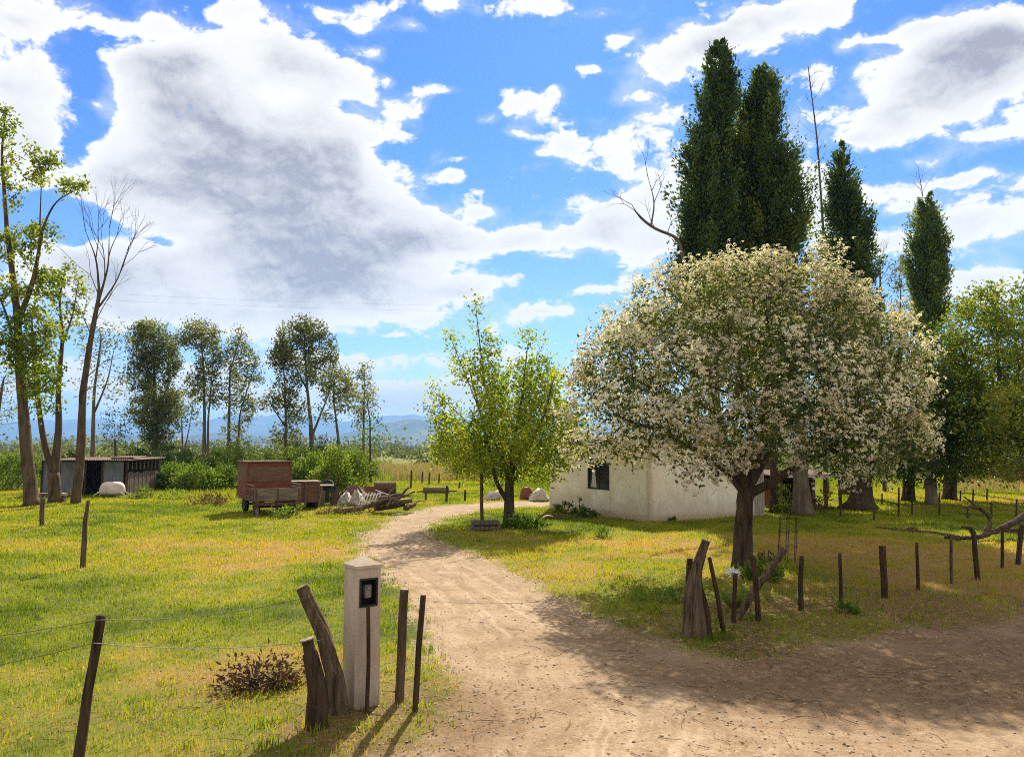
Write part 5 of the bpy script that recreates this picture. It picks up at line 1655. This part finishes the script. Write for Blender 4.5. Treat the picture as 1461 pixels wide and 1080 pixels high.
ft = np.array([0, 0, W(1047, 818, fb[1])[2] - gzf(fb[0], fb[1])])
MB().tube(np.array([[0, 0, -.02], [.01, 0, ft[2] * .5], ft]), .010, 6).build('stem', MAT['leaf_bush'], fl)
npet = 90
u = unit(rng.normal(0, 1, (npet, 3)) * np.array([1, 1, .35]) + np.array([0, 0, .25]))
Vp_, qp = leaf_arrays(ft + u * .03, u, rand_dirs(npet), .10, .022, .2)
MAT['white_petal'] = plain_mat('white_petal', (.72, .72, .68), (.85, .85, .82), 8, .6)
mesh_obj('flower_head', Vp_, [qp], MAT['white_petal'], fl)
nl = 34
a = rng.uniform(0, 6.28, nl)
u = unit(np.stack([np.cos(a), np.sin(a), rng.uniform(.5, 1.6, nl)], -1))
Vp_, qp = leaf_arrays(np.zeros((nl, 3)) + u * .03, u, rand_dirs(nl, 1), .34, .04, .2)
mesh_obj('leaves', Vp_, [qp], MAT['leaf_shade'], fl, None, {'tint': ('FACE', rng.uniform(.3, .8, nl))})

# --- fallen branch and lying branches
fbY = float(G(1400, 770)[1])
br = thing('fallen_branch', 'big dead fallen branch with upturned limbs lying behind the fence posts', 'branch', (*G(1400, 770)[:2], 0))
off = np.array([*G(1400, 770)[:2], 0])
def limb(pts, rad, dys, parent_name='limb'):
    q = np.array([W(px, py, fbY + d_) for (px, py), d_ in zip(pts, dys)]) - off
    t = np.linspace(0, len(q) - 1, 5 * len(q))
    q = np.stack([np.interp(t, np.arange(len(q)), q[:, j]) for j in range(3)], -1)
    q[1:-1] = .5 * q[1:-1] + .25 * (q[:-2] + q[2:])
    MB().tube(q + rng.normal(0, .012, q.shape), rad, 9, .22).build(parent_name, MAT['bark_dark'], br)
limb([(1348, 766), (1385, 768), (1408, 764), (1436, 750), (1475, 728)], (.045, .10), [0, 0, 0, .2, .4], 'main_limb')
limb([(1404, 764), (1412, 748), (1412, 735), (1395, 724), (1375, 708)], (.085, .018), [0, .1, .2, .2, .1])
limb([(1413, 738), (1398, 724), (1372, 722)], (.06, .02), [.2, 0, -.3])
limb([(1393, 768), (1384, 752), (1372, 752)], (.08, .03), [0, -.1, -.2])
limb([(1425, 755), (1450, 756), (1470, 757)], (.06, .03), [.1, .4, .6])
for (pts, rad, lb) in (([(1250, 752), (1290, 757), (1330, 760), (1368, 766)], (.03, .06), 'long thin dead branch lying flat on the bare ground beneath the shade trees'),
                       ([(1294, 757), (1302, 753), (1309, 756)], (.06, .04), 'short dark root stub lying among the long dead branch'),
                       ([(480, 733), (500, 731), (518, 729)], (.13, .10), 'grey log lying on the grass between the carts and the track'),
                       ([(770, 739), (795, 736), (812, 737)], (.05, .05), 'pale thin pole lying in the grass before the window wall')):
    q = np.array([G(*p) for p in pts])
    q[:, 2] = [gzf(a_, b_) + rad[0] * .7 for a_, b_ in q[:, :2]]
    mb = MB().tube(q - q[0], rad, 8, .2)
    tag(mb.build('log', MAT['bark_dark' if 'dark' in lb or 'dead' in lb else 'bark_grey'], None, q[0]), lb, 'log')


# ------------------------------------------------------------------ shed
def corrugated(w, h, pitch=.12, amp=.018, th=.004):
    n = int(w / pitch * 6)
    u = np.linspace(0, w, n + 1)
    d = amp * np.sin(u / pitch * 2 * math.pi)
    V_ = []
    for z in (0, h):
        for k in (0, 1):
            V_.append(np.stack([u, d + th * k, np.full(n + 1, z)], -1))
    V_ = np.vstack(V_)
    m_ = n + 1
    i_ = np.arange(n)
    Q = [np.stack([i_, i_ + 1, 2 * m_ + i_ + 1, 2 * m_ + i_], -1), np.stack([m_ + i_ + 1, m_ + i_, 3 * m_ + i_, 3 * m_ + i_ + 1], -1),
         np.stack([2 * m_ + i_, 2 * m_ + i_ + 1, 3 * m_ + i_ + 1, 3 * m_ + i_], -1)]
    return V_, np.vstack(Q)


m, nb = material('grey_iron')
pos = nb.n('TexCoord').outputs['Object']
na = nb.noise(nb.scalev(pos, (1.2, 1, .5)), 2.2, 6, .6)
c = nb.ramp(na, [(.3, (.11, .12, .13)), (.6, (.21, .225, .235)), (.75, (.25, .20, .16))])
finish(nb, c, .6, None, spec=.4, metal=.25)
MAT['grey_iron'] = m
YS = 43.5
sx0, sx1 = W(58, 700, YS)[0], W(181, 700, YS)[0]
shed = thing('shed', 'low grey tin and plank chicken shed behind the tree trunks', 'shed', (sx0, YS, 0), 0)
SW = sx1 - sx0
u_ = lambda px: (W(px, 700, YS)[0] - sx0)
SH = W(100, 657, YS)[2]
for (pa, pb_) in ((60, 84), (85, 111), (146, 175)):
    q, f = corrugated(u_(pb_) - u_(pa), SH - .06)
    o = mesh_obj('tin_panel', q, [f], MAT['grey_iron'], shed, (u_(pa), 0, .02), smooth=False)
SDp = 4.0
for k in range(16):
    ya = .04 + (SDp - .04) * k / 16
    wd2 = (SDp - .04) / 16 - .018
    hgt_ = SH * (.64 + random.uniform(-.05, .05))
    MB().box((SW + .012 * (k % 2), ya + wd2 / 2, hgt_ / 2), (.025, wd2, hgt_)).build('plank', MAT['plank_wood'], shed)
for k in range(9):
    MB().box((SW - .03, .1 + (SDp - .2) * k / 8, SH * .86), (.03, .09, SH * .26)).build('slat', MAT['plank_wood'], shed)
for px in (59, 113, 121, 145, 180):
    MB().tube(np.array([(u_(px), -.02, -.1), (u_(px), -.02, SH)]), .05, 7).build('corner_post', MAT['post_wood'], shed)
MB().box((SW / 2, SDp + .02, SH / 2 - .02), (SW, .04, SH), bev=.004).box((.0, SDp / 2, SH / 2 - .02), (.04, SDp - .06, SH)).build('back_wall', MAT['plank_wood'], shed)
q, f = corrugated(SW + .25, SDp + .7)
q = q[:, [0, 2, 1]] * np.array([1, 1, 1.0])
q[:, 2] += SH + .03 + q[:, 1] * .02
q[:, 1] -= .35
q[:, 0] -= .05
mesh_obj('roof', q, [f[:, ::-1]], MAT['rust'], shed)
q, f = corrugated(1.3, 1.6)
q = q[:, [0, 2, 1]]
q[:, 2] += SH + .17 + q[:, 1] * .03
q[:, 0] += SW - 1.2
q[:, 1] += .4
tag(mesh_obj('roof_patch', q, [f[:, ::-1]], MAT['rust'], shed), 'rusty loose sheet lying on the roof')
MB().box((SW - .6, .6, SH + .10), (1.0, .5, .11)).build('rafter', MAT['plank_wood'], shed)

# white tub on curved legs, plank bench
tb_ = G(160, 709)
tub = thing('tub', 'rounded white and rust-stained tub upturned on white curved legs by the shed', 'tub', (tb_[0], tb_[1], 0))
q = MB()
a = np.linspace(0, 1, 9)
prof = [(.60, .14), (.64, .2), (.64, .35), (.60, .55), (.50, .68), (.34, .75), (.0, .77)]
q.lathe(prof, (0, 0, .05), 20)
o = q.build('basin', MAT['pink_white'], tub, smooth=True)
o.scale = (1, .8, .98)
for s in (-1, 1):
    for sy in (-.3, .3):
        MB().tube(np.array([(s * .25, sy, .28), (s * .55, sy, .25), (s * .78, sy, .12), (s * .82, sy, -.04)]), .035, 7).build('leg', MAT['white_paint'], tub)
MB().tube(np.array([(-.62, -.3, .26), (0, -.33, .28), (.62, -.3, .26)]), .035, 7).build('rim_bar', MAT['white_paint'], tub)
bb = G(76, 717)
bench = thing('plank_bench', 'low plank bench draped with a white sheet under the twin-trunk tree', 'bench', (bb[0], bb[1], 0))
MB().box((0, 0, .42), (1.35, .34, .05), bev=.008).build('seat', MAT['old_wood'], bench)
for s in (-.5, .5):
    MB().box((s, 0, .185), (.08, .28, .42), bev=.005).build('leg', MAT['old_wood'], bench)
c_ = MB()
gx_, gy_ = np.meshgrid(np.linspace(-.1, .78, 14), np.linspace(-.24, .2, 8))
zz_ = .462 + .012 * np.sin(gx_ * 9) - np.where(np.abs(gy_ + .02) > .18, .12, 0)
ii = (np.arange(7)[:, None] * 14 + np.arange(13)[None]).ravel()
tag(mesh_obj('sheet', np.stack([gx_, gy_, zz_], -1).reshape(-1, 3) + np.array([*bb[:2], 0]), [np.stack([ii, ii + 1, ii + 15, ii + 14], -1)], MAT['white_cloth'], smooth=True), 'crumpled white sheet lying over the low plank bench', 'sheet')


# ------------------------------------------------------------------ red cart and the scrap heap
def wheel(parent, loc, r, w, rz=0.0, mt='rubber'):
    t_ = MB().lathe([(r * .62, -w * .45), (r * .9, -w * .5), (r, -w * .25), (r, w * .25), (r * .9, w * .5), (r * .62, w * .45)], loc, 20, 'x', rz)
    o_ = t_.build('wheel', MAT[mt], parent, smooth=False)
    MB().lathe([(0, -w * .3), (r * .2, -w * .42), (r * .25, -w * .25), (r * .6, -w * .3), (r * .63, -w * .42), (r * .63, w * .42), (r * .6, w * .3), (r * .25, w * .25), (r * .2, w * .42), (0, w * .3)], loc, 16, 'x', rz).build('rim', MAT['rust'], o_)
    return o_


pc0 = G(362, 737)
th = R(29)
cart = thing('cart', 'old flat-bed wagon with weathered grey tailboard parked in the grass', 'wagon', (pc0[0], pc0[1], 0), th)
CW, CLn = 1.70, 3.3           # width, length (local x across, y away from the road)
bedz = .58
MB().box((CW / 2, CLn / 2, bedz), (CW, CLn, .09), bev=.01).build('bed', MAT['old_wood'], cart)
for sx in (.35, CW - .35):
    MB().box((sx, CLn / 2, bedz - .11), (.09, CLn - .06, .11)).build('chassis_beam', MAT['rust'], cart)
tb = MB()
for k in range(3):
    tb.box((CW / 2, -.03 + .004 * k, bedz - .02 + .085 + k * .155), (CW, .035, .145), bev=.006)
tag(tb.build('tailboard', MAT['old_wood'], cart), 'grey weathered board at the tail end')
for sx in (.06, CW / 2, CW - .06):
    MB().box((sx, -.055, bedz + .17), (.05, .014, .50), bev=.003).build('strap', MAT['rust'], cart)
MB().box((CW / 2, -.04, bedz - .14), (CW + .05, .06, .10), bev=.01).build('bumper_beam', MAT['rust'], cart)
for sx in (-.02, CW + .02):
    MB().tube(np.array([(sx, 0, bedz + .56), (sx, CLn, bedz + .56)]), .025, 6).build('top_rail', MAT['old_wood'], cart)
for sx in (-.02, CW + .02):
    sb = MB()
    for k in range(2):
        sb.box((sx, CLn / 2, bedz + .10 + k * .30), (.03, CLn, .12), bev=.005)
    for k in range(6):
        sb.box((sx + .024 * (1 if sx > 0 else -1), .08 + k * (CLn - .16) / 5, bedz + .2), (.018, .07, .52), bev=.004)
    sb.build('side_board', MAT['rust_wood'], cart)
for sy in (.55, CLn - .65):
    for sx in (.20, CW - .20):
        wheel(cart, (sx, sy, .31), .31, .17)
    MB().tube(np.array([(.2, sy, .31), (CW - .2, sy, .31)]), .04, 8).build('axle', MAT['rust'], cart)
for sx in (.12, CW - .12):
    MB().box((sx, .02, .22), (.10, .10, .62), bev=.01).build('prop_leg', MAT['old_wood'], cart)
# red cabin standing on the back of the wagon
cp_ = np.array([pc0[0], pc0[1]])
ex, ey = np.array([math.cos(th), math.sin(th)]), np.array([-math.sin(th), math.cos(th)])
cb = cp_ + ex * (-.02) + ey * 1.35
cab = thing('cabin', 'boxy red-brown wooden cabin standing on the wagon bed', 'cabin', (cb[0], cb[1], bedz + .05), th)
Wc, Dc, Hc = 1.66, 1.8, 1.34
MB().box((Wc / 2, Dc / 2, Hc / 2), (Wc, Dc, Hc), bev=.01).build('body', MAT['red_wood'], cab)
for k, (z, hh_) in enumerate(((.30, .56), (.885, .58))):
    b_ = MB()
    b_.box((Wc / 2, -.012, z), (Wc - .02, .028, hh_), bev=.006)
    b_.box((-.012, Dc / 2, z), (.028, Dc - .02, hh_), bev=.006)
    tag(b_.build('board', MAT['red_wood' if k == 0 else 'rust_wood'], cab), 'dark red lower board' if k == 0 else 'faded orange-brown upper board')
for sx in (0, Wc):
    MB().box((sx, -.018, Hc / 2), (.07, .05, Hc + .01), bev=.006).build('corner_strip', MAT['red_wood'], cab)
MB().box((Wc / 2, Dc / 2, Hc + .03), (Wc + .12, Dc + .12, .055), bev=.012).build('lid', MAT['rust_wood'], cab)

# brown crate cart behind
pc1 = G(424, 727)
c1 = thing('crate_cart', 'brown wooden crate cart with a pale lid standing between the wagon and the scrap heap', 'cart', (pc1[0] + .1, pc1[1] + .6, 0), R(20))
MB().box((0, 0, .70), (1.15, 1.2, .82), bev=.01).build('body', MAT['rust_wood'], c1)
MB().box((0, 0, 1.14), (1.3, 1.3, .05), bev=.01).build('lid', MAT['old_wood'], c1)
for sx in (-.56, 0, .56):
    MB().box((sx, -.62, .66), (.07, .05, 1.0), bev=.006).build('batten', MAT['plank_wood'], c1)
for sx in (-.45, .45):
    wheel(c1, (sx, -.3, .26), .26, .12)
    wheel(c1, (sx, .4, .26), .26, .12)
MB().box((.62, -.5, .55), (.05, .35, .85), tilt=(0, R(8))).build('tarp_flap', plain_mat('olive_canvas', (.14, .12, .03), (.28, .23, .06), 6), c1)

# green metal frame
pf = G(456, 722)
fr2 = thing('metal_frame', 'open dark green metal frame with a plank across its top', 'frame', (pf[0], pf[1] + .3, 0), R(12))
for sx in (-.42, .42):
    for sy in (0, .9):
        MB().tube(np.array([(sx, sy, -.05), (sx, sy, .84)]), .028, 7).build('upright', MAT['green_paint'], fr2)
for z in (.30, .78):
    for sy in (0, .9):
        MB().tube(np.array([(-.42, sy, z), (.42, sy, z)]), .024, 7).build('rail', MAT['green_paint'], fr2)
    for sx in (-.42, .42):
        MB().tube(np.array([(sx, 0, z), (sx, .9, z)]), .024, 7).build('rail', MAT['green_paint'], fr2)
MB().tube(np.array([(-.42, 0, .3), (.1, 0, .78)]), .02, 6).build('brace', MAT['green_paint'], fr2)
MB().box((0, .45, .87), (1.05, 1.1, .05), bev=.008).build('top_board', MAT['old_wood'], fr2)
MB().box((0, .6, .42), (.7, .5, .62), bev=.02).build('tank', MAT['green_paint'], fr2)

# tyre, white sheets, slatted panel, barrel, timber
ty = G(468, 716)
w_ = thing('tyre', 'old black tyre hung upright at the edge of the white sheets', 'tyre', (ty[0], ty[1], 0), R(75))
MB().lathe([(.17, -.07), (.27, -.09), (.30, -.04), (.30, .04), (.27, .09), (.17, .07)], (0, 0, .75), 20, 'x').build('tread', MAT['rubber'], w_)
MB().lathe([(.02, -.03), (.16, -.05), (.17, -.065), (.17, .065), (.16, .05), (.02, .03)], (0, 0, .75), 16, 'x').build('rim', MAT['rust'], w_)
MB().tube(np.array([(.0, .02, -.05), (.0, .02, .78)]), .04, 6).build('post', MAT['post_wood'], w_)


def sheet(label, px0, px1, pyt, pyb, mt, seed, depth=.9):
    Yb = float(G(.5 * (px0 + px1), pyb)[1])
    w2 = (px1 - px0) / F * Yb
    zt2 = W(px0, pyt, Yb)[2]
    base = np.array([W(.5 * (px0 + px1), pyb, Yb)[0], Yb, 0])
    n1_, n2_ = 22, 18
    U, Vv = np.meshgrid(np.linspace(-.5, .5, n1_), np.linspace(0, 1, n2_))
    wr_ = (fbm(U * 5 + seed, Vv * 4 + seed, 91 + seed) - .5)
    X = U * w2 * (1 + .12 * wr_)
    env = (1 - np.abs(2 * U) ** 2.5 * .75)
    Z = .78 * zt2 * env * np.sin(np.clip(Vv, 0, 1) * 2.2 + .1) * (.55 + .9 * fbm(U * 4 + seed, Vv * 3, 93 + seed)) + .01
    Yy = np.where(Vv < .7, (Vv / .7) * .35, .35 + (Vv - .7) / .3 * depth) + wr_ * .35
    ii = (np.arange(n2_ - 1)[:, None] * n1_ + np.arange(n1_ - 1)[None]).ravel()
    o_ = mesh_obj('sheet', np.stack([X, Yy, Z], -1).reshape(-1, 3), [np.stack([ii, ii + 1, ii + n1_ + 1, ii + n1_], -1)], mt, None, base, smooth=True)
    md = o_.modifiers.new('thick', 'SOLIDIFY')
    md.thickness = .012
    return tag(o_, label, 'sheet')


sheet('crumpled white sheet over the scrap heap next to the tyre', 480, 497, 698, 722, MAT['white_cloth'], 1)
sheet('larger crumpled white sheet over the scrap heap beside the slatted panel', 497, 514, 697, 722, MAT['white_cloth'], 3)
sheet('dark brown tarpaulin heaped behind the white sheets', 478, 520, 690, 716, MAT['rust_wood'], 6)
sp_ = G(527, 722)
sl_ = thing('slatted_panel', 'broken pale slatted panel leaning back against the white sheets', 'panel', (sp_[0], sp_[1], 0), R(8))
for k in range(7):
    MB().box((-.38 + k * .13, .22, .30), (.05, .025, .72), tilt=(R(-38), R(18)), bev=.004).build('slat', MAT['white_paint'], sl_)
for z in (.16, .46):
    MB().box((0, .18 + (z - .16) * .8, z), (.95, .03, .06), tilt=(R(-38), R(-6))).build('rail', MAT['white_paint'], sl_)
ba = G(545, 716)
brl = thing('barrel', 'rusty brown barrel lying at the back of the timber heap', 'barrel', (ba[0], ba[1] + .9, 0), R(8))
MB().lathe([(0, -.52), (.27, -.52), (.30, -.5), (.29, -.2), (.30, -.17), (.29, -.14), (.29, .14), (.30, .17), (.29, .2), (.30, .5), (.27, .52), (0, .52)], (0, 0, .62), 20, 'x').build('drum', MAT['rust'], brl)
for s in (-.5, .5):
    MB().lathe([(.28, s - .02), (.315, s - .02), (.315, s + .02), (.28, s + .02)], (0, 0, .62), 20, 'x').build('hoop', MAT['rust'], brl)
for s in (-.3, .3):
    MB().box((s, 0, .15), (.1, .5, .36), bev=.01).build('block', MAT['plank_wood'], brl)
tmb = ['longest split log along the front of the timber heap', 'reddish plank across the timber heap, sloping down to the grass', 'dark log at the bottom of the timber heap', 'forked branch sticking up from the timber heap', 'pale plank on top of the timber heap',
       'thick log at the back of the timber heap by the barrel', 'thin pole poking out of the far end of the timber heap', 'short log end lying at the foot of the timber heap', 'brown plank standing askew in the timber heap', 'half-buried log joining the slatted panel and the timber heap']
tz = [((537, 716), (588, 714), .10, .18), ((540, 712), (584, 706), .07, .35), ((535, 720), (578, 719), .11, .09), ((560, 712), (583, 695), .05, .3), ((540, 708), (572, 705), .06, .5),
      ((532, 708), (566, 708), .12, .28), ((562, 710), (592, 701), .04, .4), ((578, 720), (592, 718), .10, .08), ((552, 716), (560, 698), .05, .2), ((518, 719), (545, 717), .10, .1)]
for lb, (a, b2, r_, z_) in zip(tmb, tz):
    Yb = 31.2 + random.uniform(-.4, .9)
    p, q = W(*a, Yb), W(*b2, Yb + random.uniform(.1, .9))
    p[2] = max(min(p[2], z_ + .1), r_ * .6)
    q[2] = max(q[2], r_ * .7)
    mb = MB().tube(np.linspace(p, q, 6) - p + np.vstack([np.zeros(3), rng.normal(0, .03, (4, 3)), np.zeros(3)]), (r_, r_ * .8), 8, .18)
    tag(mb.build('timber_log', MAT['plank_wood' if 'plank' in lb else 'bark_brown'], None, p), lb, 'timber', 'timber heap')
for k in range(14):
    px, py = random.uniform(442, 596), random.uniform(712, 724)
    p = G(px, py)
    L_ = random.uniform(.7, 1.9)
    a_ = random.uniform(-.5, .5)
    tl = random.choice((0, 0, .12, .3))
    o = MB().box((0, 0, 0), (L_, random.uniform(.09, .2), .03), bev=.004).build('scrap_plank', MAT[random.choice(('old_wood', 'plank_wood', 'rust_wood'))], None, (p[0], p[1] + random.uniform(.2, 1.2), .05 + L_ * .5 * math.sin(tl) + random.uniform(0, .14)))
    o.rotation_euler = (random.uniform(-.3, .3), tl, a_)
    tag(o, 'weathered loose plank in the low spread of timber and junk beside the carts', 'plank', 'loose planks of the scrap heap')
for k in range(10):
    px, py = random.uniform(440, 590), random.uniform(711, 722)
    p = G(px, py)
    L_ = random.uniform(.5, 1.3)
    a_ = random.uniform(-1, 1)
    q = np.array([[0, 0, .03], [L_ * .5 * math.cos(a_), L_ * .5 * math.sin(a_), random.uniform(.08, .3)], [L_ * math.cos(a_), L_ * math.sin(a_), random.uniform(.1, .55)]])
    tag(MB().tube(q, (.035, .015), 5).build('dead_stick', MAT['bark_grey'], None, (p[0], p[1] + random.uniform(.1, .9), 0)), 'crooked grey stick poking out of the low spread of timber and junk', 'stick', 'sticks in the scrap heap')
bush('dry_shrub', 'dry weeds growing through the planks between the green frame and the timber', 'shrub', 492, 726, 31.4, 2.4, .3, 16, 24, .12, .035, 'dead_brush', .7, sig=.1, stems=8)
bush('weed_plant', 'green weeds under the tail of the wagon and the crate cart', 'weed', 408, 737, 29.0, 1.2, .4, 12, 22, .12, .05, 'leaf_bush', .4, sig=.09)
# trough on legs
tr = G(622, 714)
tro = thing('trough', 'long dark hollow log trough raised on short legs beyond the bend', 'trough', (tr[0], tr[1], 0), R(-3))
MB().tube(np.array([(-.62, 0, .50), (0, 0, .50), (.62, 0, .49), (.63, 0, .49)]), (.16, .15), 12, .1).build('body', MAT['plank_wood'], tro)
MB().tube(np.array([(-.95, .1, .42), (-.2, .15, .44), (1.0, .1, .45)]), .035, 6).build('pole', MAT['post_grey'], tro)
for sx in (-.5, .5):
    MB().tube(np.array([(sx, 0, -.05), (sx, 0, .42)]), .045, 7).build('leg', MAT['post_wood'], tro)

# scrap behind the fruit tree
sheet('grey-white plastic sheet on the ground glimpsed behind the fruit tree trunk', 690, 722, 698, 714, MAT['white_cloth'], 5, 1.2)
sheet('rusty red-brown cover over scrap between the fruit tree and the house', 742, 762, 690, 713, MAT['red_wood'], 8, 1.0)
sheet('dirty white cover over scrap close to the house wall', 755, 784, 695, 715, MAT['white_cloth'], 10, 1.0)
for lb, px0, px1, pyt, pyb, mt in (('rusty dented sheet of iron leaning on the crate cart', 436, 452, 696, 725, 'rust'), ('brown board leaning on the green metal frame', 446, 462, 700, 724, 'plank_wood'),
                                   ('small rusty panel standing among the white sheets', 470, 482, 700, 722, 'rust'), ('dark panel lying askew on the timber heap', 536, 556, 704, 718, 'plank_wood'), ('faded red panel standing behind the slatted panel', 518, 536, 694, 712, 'red_wood')):
    Yb = float(G(.5 * (px0 + px1), pyb)[1]) + .3
    a_, b_ = W(px0, pyb, Yb), W(px1, pyb, Yb)
    hh_ = W(px0, pyt, Yb)[2]
    q, f = corrugated(b_[0] - a_[0], hh_, .1, .012)
    q = q + np.stack([0 * q[:, 0], q[:, 2] * .45 + .05 * (vnoise(q[:, 0] * 3, q[:, 2] * 3, 4) - .5), 0 * q[:, 0]], -1)
    tag(mesh_obj('iron_sheet', q, [f], MAT[mt], None, (a_[0], Yb, 0)), lb, 'sheet', 'scrap sheets')
for lb, px, py, L_, r_, tl in (('rusty pipe sticking up beside the black tyre', 476, 720, 1.0, .035, .9), ('bent rusty bar lying before the white sheets', 500, 724, 1.2, .03, .08), ('thin post rising out of the scrap behind the green frame', 462, 716, 1.3, .03, 1.4)):
    p = G(px, py)
    q = np.array([[0, 0, .02], [L_ * .5 * math.cos(tl), .1, L_ * .5 * math.sin(tl) + .03], [L_ * math.cos(tl), .1, L_ * math.sin(tl) + .02]])
    tag(MB().tube(q, r_, 7).build('scrap_pipe', MAT['rust'], None, (p[0], p[1], 0)), lb, 'pipe')

# prop pole and planter crate by the fruit tree, red tile on the grass
post('prop_pole', 'straight pale pole standing upright beside the fruit tree', 'pole', [(688, 748), (687, 700), (686, 640)], (.06, .05), 'post_grey', 9, .08)
cr_ = G(692, 757)
crt = thing('crate', 'dark slatted planter crate on the grass at the foot of the pale prop pole', 'crate', (cr_[0], cr_[1] + .2, gzf(cr_[0], cr_[1])), R(8))
for s in (-1, 1):
    for k in range(2):
        MB().box((0, s * .24, .10 + k * .15), (.86, .025, .11), bev=.004).build('slat', MAT['plank_wood'], crt)
        MB().box((s * .42, 0, .10 + k * .15), (.025, .45, .11), bev=.004).build('slat', MAT['plank_wood'], crt)
    for t_ in (-1, 1):
        MB().box((s * .40, t_ * .215, .14), (.05, .05, .36), bev=.004).build('corner_post', MAT['old_wood'], crt)
MB().box((0, 0, .16), (.80, .44, .12), bev=.02).build('soil', MAT['dark_in'], crt)
rt = G(783, 742)
rr_ = MB()
aa = np.linspace(.1, math.pi - .1, 9)
qv = []
for y_ in (0, .42):
    for r__ in (.17, .155):
        qv += [(r__ * math.cos(t_) * 1.5, y_, r__ * math.sin(t_)) for t_ in aa]
qf = []
for k in range(8):
    qf += [[k, k + 1, 18 + k + 1, 18 + k], [9 + k + 1, 9 + k, 27 + k, 27 + k + 1], [k + 1, k, 9 + k, 9 + k + 1], [18 + k, 18 + k + 1, 27 + k + 1, 27 + k]]
rr_.add(qv, [qf])
o = rr_.build('roof_tile', MAT['brick'], None, (rt[0], rt[1], gzf(rt[0], rt[1]) - .02))
tag(o, 'single curved clay roof tile lying on the grass before the house', 'tile')

# ------------------------------------------------------------------ lean-to, far shed and brush piles to the east
ly = 34.5
lx0, lx1 = W(1112, 720, ly)[0], W(1203, 720, ly)[0]
lt = thing('lean_to', 'open-fronted lean-to with a pale tin roof edge and dark inside', 'shed', (lx0, ly, 0), R(4))
LW_ = lx1 - lx0
LH = W(1150, 681, ly)[2]
for px in (1114, 1162, 1180, 1201):
    u = (W(px, 700, ly)[0] - lx0)
    MB().tube(np.array([(u, 0, -.05), (u + .02, .02, LH)]), .075, 8, .12).build('roof_post', MAT['bark_grey'], lt)
MB().box((LW_ / 2, 2.6, LH / 2), (LW_, .1, LH)).build('back_wall', MAT['dark_in'], lt)
MB().box((.35, 1.9, LH / 2 - .05), (.7, .1, LH - .1)).build('side_wall', MAT['brick'], lt)
q, f = corrugated(LW_ + .5, 3.2)
q = q[:, [0, 2, 1]]
q[:, 2] += LH + .04 + q[:, 1] * .06
q[:, 1] -= .35
q[:, 0] -= .25
mesh_obj('roof', q, [f[:, ::-1]], MAT['rust'], lt)
MB().box((LW_ / 2, -.34, LH + .04), (LW_ + .5, .025, .09)).build('fascia', MAT['white_paint'], lt)
bx = G(1165, 727)
b3 = bush('weed_plant', 'scrubby weeds and rubbish inside the mouth of the lean-to', 'weed', 1172, 730, 33.2, 1.6, .8, 14, 26, .14, .05, 'dead_brush', .6, sig=.1)
bush('weed_plant', 'yellow-leaved sapling between the two trunks beside the lean-to', 'sapling', 1122, 735, 31.2, .6, 1.1, 14, 14, .16, .08, 'leaf_spring', .6, sig=.1)
fy = 78
fs = thing('far_shed', 'long low far building with a white roof edge beyond the brush piles', 'building', (W(1425, 680, fy)[0], fy, 0))
MB().box((0, 2, .85), (6.8, 4, 1.75)).build('wall', MAT['plank_wood'], fs)
MB().box((0, 1.9, 1.86), (7.6, 4.8, .16)).build('roof', MAT['white_paint'], fs)
BP = 'brush piles at the edge of the dry field'
for (px, py, Y, w, h, lb) in ((1390, 690, 58, 2.6, 1.3, 'brown brush pile nearest to the stout brown trunk'), (1425, 690, 60, 3.4, 1.8, 'biggest dark brush pile, in front of the white-roofed building'), (1458, 692, 54, 2.8, 1.2, 'low brush pile at the end of the dry field')):
    bush('brush_pile', lb, 'brush pile', px, py, Y, w, h, 40, 34, .24, .06, 'dead_brush', .4, BP, sig=.2, stems=20, up=.2)

# ------------------------------------------------------------------ air
m = bpy.data.materials.new('haze_air')
m.use_nodes = True
nb = NB(m.node_tree)
pv = nb.n('VolumePrincipled', {'Color': (.25, .50, .96, 1), 'Density': 0.00012, 'Anisotropy': .2})
nb.nt.links.new(pv.outputs[0], nb.n('OutputMaterial').inputs['Volume'])
HB = 15600
HTOP = max(v.co.z for o_ in bpy.data.objects if o_.name in ('mountains', 'hills') for v in o_.data.vertices) + 12
hz_ = MB().box((0, 0, (HTOP - 9) / 2), (2 * HB, 2 * HB, HTOP + 9)).build('haze', m)
tag(hz_, kind='stuff')
